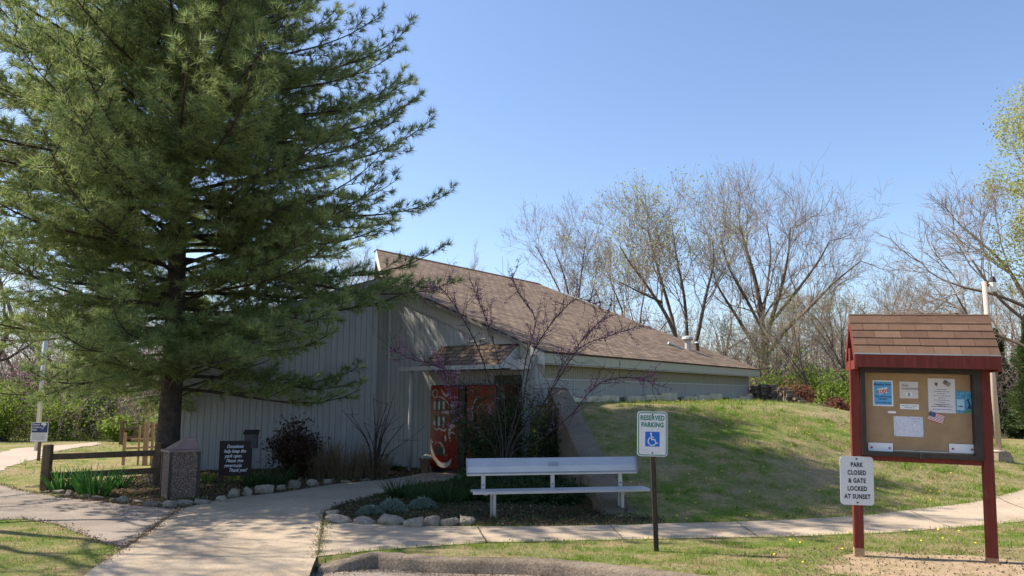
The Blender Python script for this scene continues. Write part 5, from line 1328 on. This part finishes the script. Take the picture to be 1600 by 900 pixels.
# ------------------------------------------------------------------ woods mass (stuff)
def understory(name, x0, x1, Y0, Y1, n, hmin, hmax, m, kind, lab, lm=None, nl=0, ls=.1, lh=2.0, seed=1):
    rg = np.random.default_rng(seed); paths = []
    for i in range(n):
        Y = rg.uniform(Y0, Y1); x = rg.uniform(x0, x1)*Y/35; z = h1(x, Y); H = rg.uniform(hmin, hmax)*(.5+.5*rg.random()); d = np.array([rg.normal()*.22, rg.normal()*.2, 1.]); p = [np.array([x, Y, z-.1])]
        for k in range(5): d = d+rg.normal(size=3)*.16; d /= np.linalg.norm(d); p.append(p[-1]+d*H/5)
        r = rg.uniform(.012, .035); paths.append((np.array(p), np.linspace(r, .005, 6)))
        for k in range(1, 6):
            for _ in range(2):
                q = p[k]+np.array([rg.normal()*.45, rg.normal()*.4, abs(rg.normal())*.45]); mid = (p[k]+q)/2+rg.normal(size=3)*.06; paths.append((np.array([p[k], mid, q]), np.array([.011, .008, .004])))
    V, Fc = tubes(paths, 3); o = link(name, npmesh(name, V, Fc), m); tag(o, lab[0], lab[1], kind='stuff')
    if nl:
        Yl = rg.uniform(Y0, Y1, nl); xl = rg.uniform(x0, x1, nl)*Yl/35; cl = np.sin(xl*1.3+Yl)*np.cos(xl*.6-Yl*.8); hh = lh*(.55+.45*cl); z = height(xl, Yl)+rg.uniform(0, 1, nl)**1.5*hh
        V, Fc = leaves(np.stack([xl, Yl, z], 1), rg.uniform(.6, 1.4, nl)*ls, rg=rg); o = link(name.replace('stems', 'leaves'), npmesh(name, V, Fc), lm); tag(o, lab[2], lab[1], kind='stuff')
understory('woods_stems', -34, 32, 33, 46, 4600, 2.8, 8.0, M['twig'], 'stuff', ('tangle of brown bare stems filling the woods', 'undergrowth', 'scattered green leaves of the woods undergrowth'), M['ivy'], 26000, .13, 2.2, 5)
understory('far_woods_stems', -42, 42, 50, 75, 4200, 4.0, 10.0, M['twig'], 'stuff', ('far-off wood of thin bare stems along the horizon', 'woods', 'haze of tan buds in the far-off wood'), M['palebud'], 30000, .16, 5.5, 6)
understory('thicket_stems', -30, -14, 29, 33, 260, 1.2, 3.2, M['twig'], 'stuff', ('thicket of bare stems at the back of the left meadow', 'undergrowth', 'bright green leaves of the left meadow thicket'), M['springgreen'], 16000, .10, 2.4, 9)

# ------------------------------------------------------------------ shrubs
def shrub(name, px, py, wpx, hpx, leafm, n, ls, label, cat='shrub', Y=None, stems=14, aspect=.5, group=None, stemm='darktwig', seed=None, fill=.35, updir=False):
    if Y is None:
        q = GT(px, py); x, Y, z = q
    else:
        x = XZ(px, Y, 1); z = h1(x, Y)
    w = wpx/F*Y; h = hpx/F*Y; rg = np.random.default_rng(seed or int(px*7+py))
    o = empty(name, (x, Y, z), 0, label, cat, group); paths = []; ends = []
    for i in range(stems):
        a = rg.uniform(0, 6.283); rr_ = w/2*math.sqrt(rg.random()); e = np.array([math.cos(a)*rr_, math.sin(a)*rr_*.8, h*rg.uniform(.55, 1.02)*(1-.35*(rr_/(w/2))**2)])
        m = e*.5+np.array([rg.normal()*.04, rg.normal()*.04, 0])*h; m[:2] *= .6
        c = spline([np.array([e[0]*.1, e[1]*.1, -.03]), m, e], 5); paths.append((c, np.linspace(.010*max(h, .5), .003, len(c)))); ends.append(c)
        for _ in range(3):
            k = rg.integers(3, len(c)); q2 = c[k]+rg.normal(size=3)*np.array([.16, .16, .12])*h*.8; q2[2] = min(q2[2], h); paths.append((np.array([c[k], q2]), np.array([.005, .002]))); ends.append(np.linspace(c[k], q2, 6))
    tubeobj('stems', paths, M[stemm], o, 4)
    if n:
        E_ = np.concatenate([e[int(len(e)*fill):] for e in ends]); idx = rg.integers(0, len(E_), n); pos = E_[idx]+rg.normal(size=(n, 3))*np.array([.075, .075, .06])*max(h, .3); pos[:, 2] = np.abs(pos[:, 2])
        dirs = None
        if updir: dirs = np.tile([0, 0, 1.], (n, 1))+pos*.8
        V, Fc = leaves(pos, rg.uniform(.6, 1.3, n)*ls, aspect=aspect, rg=rg, dirs=dirs); link('foliage', npmesh('foliage', V, Fc), M[leafm], o)
    return o
shrub('barberry_bush', 1247, 650, 42, 56, 'barberry', 2600, .09, 'rusty red bush growing over the dry stone wall', stems=24, Y=26.0)
shrub('barberry_bush', 1308, 672, 44, 38, 'barberry', 2400, .08, 'dark red low bush at the lower end of the stone wall', stems=24, Y=24.8)
gb = [(1205, 30, 60, 105, 'bright green bush showing above the top of the stone wall'), (1265, 31, 80, 115, 'bright green bush behind the rusty red bush'), (1296, 29, 66, 85, 'bright green bush between the two red bushes'), (1332, 29.5, 66, 105, 'bright green bush beside the left post of the notice board'), (1190, 34, 40, 60, 'bright green bush beyond the far roof corner'),
      (1380, 33, 80, 70, 'green bush in the woods behind the left of the notice board'), (1420, 34, 80, 60, 'green bush in the woods behind the middle of the notice board'), (1500, 32, 90, 60, 'green bush in the woods behind the right of the notice board'), (1590, 31, 70, 45, 'low green bush behind the lamp base')]
for i, (px, Y, w, h, lb) in enumerate(gb): shrub('honeysuckle_bush', px, 600+i, w, h, 'springgreen' if i < 5 else 'ivy', 4600, .11, lb, Y=Y, stems=26, group='green bushes along the edge of the woods')
lb_ = [(10, 29, 90, 95, 'springgreen', 'green bush at the far left of the meadow'), (95, 30, 80, 80, 'springgreen', 'green bush behind the park sign'), (150, 31, 80, 75, 'ivy', 'darker green bush right of the park sign'), (40, 34, 90, 110, 'ivy', 'tall dark bush behind the pink blossom'), (190, 29, 60, 40, 'springgreen', 'low green bush by the split-rail fence')]
for i, (px, Y, w, h, m_, lb) in enumerate(lb_): shrub('meadow_bush', px, 610+i, w, h, m_, 3800, .10, lb, Y=Y, stems=24, group='bushes behind the left meadow')
shrub('redbud_bush', 38, 640, 85, 130, 'blossom', 2200, .08, 'small pink flowering tree behind the left meadow', 'tree', Y=31, stems=26, fill=.6)
# maroon shrub, dry grass, bare shrub beside the wing
shrub('maroon_shrub', 462, 742, 92, 88, 'maroon', 5200, .085, 'dark maroon leafy shrub against the grey siding', stems=34, aspect=.35, Y=16.0)
shrub('bare_shrub', 585, 745, 120, 150, None, 0, .05, 'bare thin-stemmed shrub in front of the wall corner', stems=13, Y=16.3)
shrub('evergreen_shrub', 790, 745, 95, 172, 'yew', 6000, .06, 'tall dark evergreen shrub in front of the entrance', stems=60, Y=15.0, aspect=.35, seed=12)
shrub('evergreen_shrub', 752, 745, 72, 150, 'yew', 4500, .06, 'shorter dark evergreen shrub in front of the left drinks machine', stems=26, Y=15.1, aspect=.35, seed=13)
shrub('dark_bush', 862, 740, 55, 125, 'ivy', 2600, .06, 'dark climbing bush between the entrance pillar and the sloping wall', stems=26, Y=14.9, seed=17)

def drygrass(px, Y, wpx, hpx, n, label, m='straw', name='dry_grass_clump', cat='grass clump', group=None):
    x = XZ(px, Y, .3); w = wpx/F*Y/2; h = hpx/F*Y; rg = np.random.default_rng(int(px)); o = empty(name, (x, Y, 0), 0, label, cat, group)
    a = rg.uniform(0, 6.283, n); r_ = np.sqrt(rg.random(n))*w*.7; root = np.stack([r_*np.cos(a), r_*np.sin(a)*.6, np.full(n, -.01)], 1); d = np.stack([np.cos(a)*.3+rg.normal(size=n)*.12, np.sin(a)*.3, np.ones(n)], 1)
    V, Fc = straps(root, d, h*rg.uniform(.5, 1.1, n), rg.uniform(.005, .010, n), rg.uniform(.0, .5, n), rg=rg); link('blades', npmesh('blades', V, Fc), M[m], o)
for px, Y, w, h, n, lb in [(500, 16.1, 60, 60, 420, 'dry tan grass clump right of the maroon shrub'), (540, 16.0, 70, 62, 480, 'dry tan grass clump in the middle of the wall bed'), (585, 16.2, 55, 45, 320, 'dry tan grass clump at the foot of the bare shrub')]:
    drygrass(px, Y, w, h, n, lb, group='dry grass clumps along the siding')
def strapplant(name, px, py, wpx, hpx, n, m, lab, wid=.03, droop=.3, cat='plant', group=None):
    g = G(px, py); x, Y = g[0], g[1]; w = wpx/F*Y/2; h = hpx/F*Y; rg = np.random.default_rng(int(px*3+py)); o = empty(name, (x, Y, 0), 0, lab, cat, group)
    a = rg.uniform(0, 6.283, n); r_ = np.sqrt(rg.random(n))*w*.55; root = np.stack([r_*np.cos(a), r_*np.sin(a)*.7, np.full(n, -.01)], 1)
    lean = .62*r_/(w*.55)+.08
    d = np.stack([np.cos(a)*lean+rg.normal(size=n)*.1, np.sin(a)*lean, np.ones(n)], 1)
    V, Fc = straps(root, d, h*rg.uniform(.65, 1.15, n), rg.uniform(.7, 1.2, n)*wid, rg.uniform(.3, 1., n)*droop, seg=6, rg=rg); link('leaves', npmesh('leaves', V, Fc), M[m], o)
strapplant('iris_clump', 96, 768, 50, 40, 60, 'iris', 'iris clump against the foot of the thick fence post', group='iris clumps in the left bed')
strapplant('iris_clump', 124, 765, 40, 36, 46, 'iris', 'iris clump between the fence post and the biggest iris', group='iris clumps in the left bed')
strapplant('iris_clump', 147, 775, 76, 50, 110, 'iris', 'biggest iris clump, in the middle of the left bed edge', group='iris clumps in the left bed')
strapplant('iris_clump', 186, 763, 36, 30, 40, 'iris', 'small pale iris clump right of the biggest one', group='iris clumps in the left bed')
strapplant('daffodil_clump', 326, 752, 30, 16, 60, 'springgreen', 'bright yellow-green leaves between the litter bin and the script sign', .015)
strapplant('daffodil_clump', 366, 752, 30, 12, 40, 'springgreen', 'bright green leaves under the script sign', .012)
for i, (px, py, w, h, lb) in enumerate([(425, 758, 70, 34, 'dark green strap-leaved clump in front of the maroon shrub'), (395, 762, 40, 26, 'dark green clump below the donation box'), (610, 735, 40, 14, 'low dark green clump at the foot of the wall corner'),
        (625, 778, 50, 34, 'dark strap-leaved clump at the left tip of the bench bed'), (665, 784, 60, 40, 'dark strap-leaved clump left of the bench'), (702, 786, 60, 42, 'dark strap-leaved clump just left of the bench seat'), (745, 780, 60, 44, 'dark strap-leaved clump behind the left end of the bench'),
        (800, 785, 60, 40, 'dark strap-leaved clump behind the bench left of its middle'), (850, 786, 60, 46, 'dark strap-leaved clump behind the middle of the bench'), (905, 785, 50, 40, 'dark strap-leaved clump behind the bench near the sloping wall')]):
    strapplant('lily_clump', px, py, w, h, 130, 'lily', lb, .013, 1.0, group='dark strap-leaved clumps in the beds')
def mound(px, py, wpx, hpx, lb):
    g = G(px, py); x, Y = g[0], g[1]; w = wpx/F*Y/2; h = hpx/F*Y; rg = np.random.default_rng(int(px)); n = 1500; o = empty('silver_plant', (x, Y, 0), 0, lb, 'plant', 'silvery low plants in the bench bed')
    a = rg.uniform(0, 6.283, n); r_ = np.sqrt(rg.random(n)); pos = np.stack([r_*np.cos(a)*w, r_*np.sin(a)*w*.7, h*(1-r_**2)*rg.uniform(.2, 1, n)], 1); V, Fc = leaves(pos, rg.uniform(.03, .06, n), aspect=.3, dirs=np.stack([np.cos(a)*.6, np.sin(a)*.6, np.ones(n)], 1), rg=rg); link('foliage', npmesh('foliage', V, Fc), M['silver'], o)
mound(612, 800, 46, 18, 'silvery low plant behind the rock edging, left one'); mound(660, 795, 44, 16, 'silvery low plant left of the bench, right one'); mound(578, 804, 36, 12, 'flat silvery plant at the tip of the bench bed')
# ivy ground cover between entrance and ramp wall
def cover(name, pl, n, m, ls, hh, lab, seed=3, zoff=0):
    rg = np.random.default_rng(seed); a = np.array(pl); X = rg.uniform(a[:, 0].min(), a[:, 0].max(), n*3); Yy = rg.uniform(a[:, 1].min(), a[:, 1].max(), n*3); k = inpoly(X, Yy, pl); X = X[k][:n]; Yy = Yy[k][:n]
    b = .35+.65*np.abs(np.sin(X*3.1+1)*np.cos(Yy*2.7)); z = height(X, Yy)+zoff+rg.random(len(X))*hh*b; V, Fc = leaves(np.stack([X, Yy, z], 1), rg.uniform(.5, 1.3, len(X))*ls, rg=rg)
    o = link(name, npmesh(name, V, Fc), m); tag(o, lab, 'ground cover', kind='stuff')
ivp = [(-1.0, 12.6), (0.9, 11.9), tuple(np.array(CB[:2])-cl_n*.3+cl_dir*.6), tuple(np.array(CT[:2])-cl_n*.3), (-.3, 15.4), (-.9, 14.0)]
cover('ivy_cover', ivp, 16000, M['ivy'], .07, .38, 'dark ivy and weeds filling the hollow behind the bench')
cover('bench_bed_weeds', bedR, 9000, M['ivy'], .04, .07, 'low dark weeds creeping over the bench bed', 14, .006)
cover('leaf_litter', bedR, 7000, M['litter'], .04, .02, 'brown leaf litter on the bench bed', 4, .006)
cover('dirt_litter', [(2.6, 8.7), (5.6, 8.6), (5.6, 6.9), (2.4, 6.9)], 2500, M['litter'], .025, .008, 'scraps of dry leaves on the worn earth below the notice board', 12, .008)
cover('leaf_litter_left', bedL, 9000, M['litter'], .045, .02, 'brown leaf litter on the bed under the pine', 5, .006)
cover('bed_weeds', bedL, 3500, M['springgreen'], .035, .05, 'scattered small green weeds on the bed under the pine', 6, .006)
def edges():
    rg = np.random.default_rng(33); P_ = []
    for pl, n in ((sidewalk, 9000), (walk, 3000), (asph, 6000)):
        a = np.array(pl); b = np.roll(a, -1, 0); L = np.linalg.norm(b-a, axis=1); pr = np.where((a[:, 1] < 16) & (a[:, 1] > 7), L, 0); k = rg.choice(len(a), n, p=pr/pr.sum()); t = rg.random((n, 1)); q = a[k]*(1-t)+b[k]*t+rg.normal(size=(n, 2))*.045*(.3+np.abs(np.sin(t*40+k[:, None]))); P_.append(q)
    q = np.concatenate(P_); q = q[(q[:, 1] > 7.9) | (q[:, 0] > -1.5)]; q = q[q[:, 1] > kerb_y(q[:, 0])+.05]; z = height(q[:, 0], q[:, 1])+.016
    n = len(q); m = n//2; V, Fc = blades(np.c_[q[:m], z[:m]-.012], rg.uniform(.02, .05, m), rg.uniform(.004, .008, m), 1.0, rg); tag(link('edge_grass', npmesh('edge_grass', V, Fc), M['grassblade']), 'ragged tufts of grass creeping over the pavement edges', 'grass', kind='stuff')
    V, Fc = leaves(np.c_[q[m:], z[m:]], rg.uniform(.008, .03, n-m), rg=rg); tag(link('edge_litter', npmesh('edge_litter', V, Fc), M['litter']), 'scraps of dry leaf along the pavement edges', 'leaf litter', kind='stuff')
edges()
def kerblitter():
    rg = np.random.default_rng(2); n = 1400; i = rg.uniform(0, 5.6, n); k = i.astype(int); f = i-k; kb_ = np.array(kerb_back); p = kb_[k]*(1-f[:, None])+kb_[k+1]*f[:, None]; p[:, 1] -= .21+np.abs(rg.normal(size=n))*.09
    V, Fc = leaves(np.stack([p[:, 0], p[:, 1], np.full(n, -.104)], 1), rg.uniform(.008, .028, n), rg=rg); tag(link('kerb_litter', npmesh('kerb_litter', V, Fc), M['litter']), 'scraps of leaves lying along the kerb gutter', 'leaf litter', kind='stuff')
kerblitter()

# ------------------------------------------------------------------ redbud behind the bench
def redbud():
    Y0 = 13.2; x0 = XZ(787, Y0, .3); o = empty('redbud_tree', (x0, Y0, 0), 0, 'small many-stemmed redbud with pink-purple blossom spreading behind the bench', 'tree')
    rg = np.random.default_rng(5)
    def pp(px, py, dy): q = P(px, py, Y0+dy); return q-np.array([x0, Y0, 0])
    base = np.array([0, 0, 0.])
    stems = [([(785, 690, 0), (772, 620, -.1), (745, 540, -.2), (712, 480, -.4), (688, 450, -.5), (664, 450, -.6)], .030),
             ([(795, 690, .1), (812, 620, .2), (822, 560, .3), (836, 500, .4), (812, 460, .6), (800, 432, .7)], .028),
             ([(795, 700, 0), (815, 640, -.1), (830, 560, -.2), (862, 505, -.3), (900, 468, -.4), (935, 478, -.4)], .030),
             ([(800, 700, -.1), (832, 655, -.3), (868, 600, -.5), (905, 545, -.6), (952, 525, -.7), (1004, 508, -.8)], .028),
             ([(800, 710, -.1), (840, 690, -.4), (890, 650, -.6), (935, 600, -.8), (985, 590, -.9), (1022, 600, -1.0)], .020),
             ([(782, 700, .1), (765, 650, .2), (735, 610, .2), (690, 575, .1), (640, 560, 0), (612, 545, 0)], .022),
             ([(790, 680, .2), (785, 600, .4), (770, 530, .5), (752, 480, .6), (740, 450, .6)], .022),
             ([(775, 710, -.1), (745, 670, -.3), (715, 640, -.4), (700, 600, -.5), (690, 570, -.5)], .015),
             ([(805, 690, .2), (845, 640, .4), (880, 570, .5), (920, 520, .6), (960, 480, .6)], .022)]
    tr = []; tw = []; bp = []
    for pts, r in stems:
        c = spline([base+rg.normal(size=3)*np.array([.05, .05, 0])]+[pp(*p) for p in pts], 6); n = len(c); tr.append((c, np.linspace(r*.55, .004, n)))
        for k in range(int(n*.35), n):
            f = k/n
            for _ in range(2 if f > .5 else 1):
                if rg.random() < .95:
                    d = c[min(k+1, n-1)]-c[max(k-1, 0)]; d /= np.linalg.norm(d)+1e-9; dv = d*.7+rg.normal(size=3)*.6+np.array([0, 0, .25]); dv /= np.linalg.norm(dv); L = rg.uniform(.25, .75)*(1.1-.5*f)
                    e = [c[k]]
                    for j in range(4): dv = dv+rg.normal(size=3)*.15+np.array([0, 0, .05]); dv /= np.linalg.norm(dv); e.append(e[-1]+dv*L/4)
                    e = np.array(e); tw.append((e, np.linspace(.0055, .002, 5)))
                    if rg.random() < .8: q = e[2]+rg.normal(size=3)*.12+np.array([0, 0, .06]); tw.append((np.array([e[2], q]), np.array([.004, .002])))
                    if rg.random() < .4: bp += [e[j]+rg.normal(size=3)*.012 for j in range(1, 5) for _ in range(3)]
            if f > .55 and rg.random() < .65: bp += [c[k]+rg.normal(size=3)*.02 for _ in range(6)]
    tubeobj('trunk', tr, M['darktwig'], o, 6); tubeobj('crown', tw, M['darktwig'], o, 3)
    bp = np.array(bp); bp = np.repeat(bp, 3, 0)+rg.normal(size=(len(bp)*3, 3))*.011; V, Fc = leaves(bp, rg.uniform(.018, .034, len(bp)), aspect=.7, rg=rg); link('blossom', npmesh('blossom', V, Fc), M['blossom'], o)
redbud()

# ------------------------------------------------------------------ lawn grass blades (stuff)
def lawn():
    rg = np.random.default_rng(1)
    Xs = []; Ys = []
    zones = [(-2.6, 7, 7.0, 10.6, 260000, .85), (0.8, 12, 10.2, 17, 230000, 1.3), (2.0, 17, 17, 28, 130000, 1.8), (-8.5, -2.5, 6.5, 11.5, 130000, .85), (-14, -5.5, 13, 30, 50000, 1.5), (5.5, 20, 9, 20, 35000, 1.2)]
    P_ = []; S_ = []
    for x0, x1, y0, y1, n, sc in zones:
        x = rg.uniform(x0, x1, n); y = rg.uniform(y0, y1, n); P_.append(np.stack([x, y], 1)); S_.append(np.full(n, sc))
    p = np.concatenate(P_); s = np.concatenate(S_); x, y = p[:, 0], p[:, 1]
    bad = inpoly(x, y, walk) | inpoly(x, y, sidewalk) | inpoly(x, y, asph) | inpoly(x, y, grav) | inpoly(x, y, bedL) | inpoly(x, y, bedR)
    bad |= (y < kerb_y(x)+.02) & (x > -2.1)
    r1 = (x-CB[0])*cl_n[0]+(y-CB[1])*cl_n[1]; r2 = (x-E0[0])*A2[1]-(y-E0[1])*A2[0]
    bad |= (y > 10.2) & (y < CT[1]) & (r1 < .26) & (x > -4.5); bad |= (y >= CT[1]) & (r2 < -.25) & (x > -8)
    dn = np.sin(x*1.3+2*np.sin(y*.9))*np.cos(y*1.7+np.sin(x*2.1))
    bad |= rg.random(len(x)) < (.25+.45*(dn > .35))
    cl = np.sin(x*31+3*np.sin(y*17))*np.cos(y*27+2.5*np.sin(x*23)); bad |= (cl < -.25) & (rg.random(len(x)) < .85)
    bad |= inpoly(x, y, dirtpad) & (rg.random(len(x)) < .86)
    k = ~bad; x, y, s, dn = x[k], y[k], s[k], dn[k]
    # coarser weedy tufts scattered over the turf
    m = 1500; k = rg.integers(0, len(x), m); cx = np.repeat(x[k], 26); cy = np.repeat(y[k], 26); x = np.r_[x, cx+rg.normal(size=len(cx))*.045]; y = np.r_[y, cy+rg.normal(size=len(cy))*.045]; s = np.r_[s, np.repeat(s[k], 26)*1.5]; dn = np.r_[dn, np.zeros(len(cx))]
    ok = ~(inpoly(x, y, sidewalk) | inpoly(x, y, walk) | inpoly(x, y, asph)); x, y, s, dn = x[ok], y[ok], s[ok], dn[ok]
    z = height(x, y)-.004; n = len(x); print('blades', n)
    V, Fc = blades(np.stack([x, y, z], 1), rg.uniform(.02, .06, n)*s*(1.05-.4*(dn > .1))*(.55+.8*np.abs(np.sin(x*5.3+2*np.sin(y*4.1))*np.cos(y*6.1+x))), rg.uniform(.004, .008, n)*s, .8, rg)
    tag(link('lawn_grass', npmesh('lawn_grass', V, Fc), M['grassblade']), 'short patchy spring grass on the verge and bank', 'grass', kind='stuff')
    # dandelions
    mb = MB(); c = 0; n = 0
    while n < 110:
        X = rg.uniform(-2, 9); Yy = rg.uniform(7.4, 19)
        if Yy < kerb_y(X)+.1 or inpoly(X, Yy, sidewalk) or inpoly(X, Yy, bedR) or inpoly(X, Yy, walk): continue
        if (Yy > 10.3 and (X-CB[0])*cl_n[0]+(Yy-CB[1])*cl_n[1] < .3) or (Yy > CT[1] and (X-E0[0])*A2[1]-(Yy-E0[1])*A2[0] < .2): continue
        z = h1(X, Yy)+.05; mb.cyl((X, Yy, z), (X, Yy, z+.008), .014, .008, 7); n += 1
    tag(mb.build('dandelions', M['yellow']), 'tiny yellow dandelion heads dotted through the grass', 'flowers', kind='stuff')
lawn()

# ------------------------------------------------------------------ camera, light, world
cam = bpy.data.cameras.new('camera'); co = bpy.data.objects.new('camera', cam); COL.objects.link(co)
co.location = (0, 0, EYE); co.rotation_euler = (R(90)+PT, 0, 0); cam.sensor_width = 36; cam.lens = F/1600*36; cam.clip_end = 2000; cam.clip_start = .05; S.camera = co
SE = R(48.5); sd = Vector((-.970, .243, 0)).normalized()
sun_vec = Vector((sd.x*math.cos(SE), sd.y*math.cos(SE), math.sin(SE)))
sl_ = bpy.data.lights.new('sun', 'SUN'); so = bpy.data.objects.new('sun', sl_); COL.objects.link(so); sl_.energy = 5.0; sl_.angle = R(.55); sl_.color = (1, .90, .76)
so.rotation_euler = sun_vec.to_track_quat('Z', 'Y').to_euler(); so.location = (-20, 8, 25)
w = bpy.data.worlds.new('World'); S.world = w; w.use_nodes = True; nt = w.node_tree; bgn = nt.nodes['Background']
sky = N(nt, 'ShaderNodeTexSky', sky_type='NISHITA'); sky.sun_disc = False; sky.sun_elevation = SE; sky.sun_rotation = math.atan2(sd.x, sd.y); sky.air_density = 1.0; sky.dust_density = 1.0; sky.ozone_density = 1.2; sky.altitude = 100
nt.links.new(mixc(nt, 1.0, sky.outputs[0], (.94, .985, 1.08), 'MULTIPLY'), bgn.inputs['Color']); bgn.inputs['Strength'].default_value = .106
S.view_settings.view_transform = 'Standard'; S.view_settings.look = 'None'; S.view_settings.exposure = 0.95; S.view_settings.gamma = 1
S.render.engine = 'CYCLES'
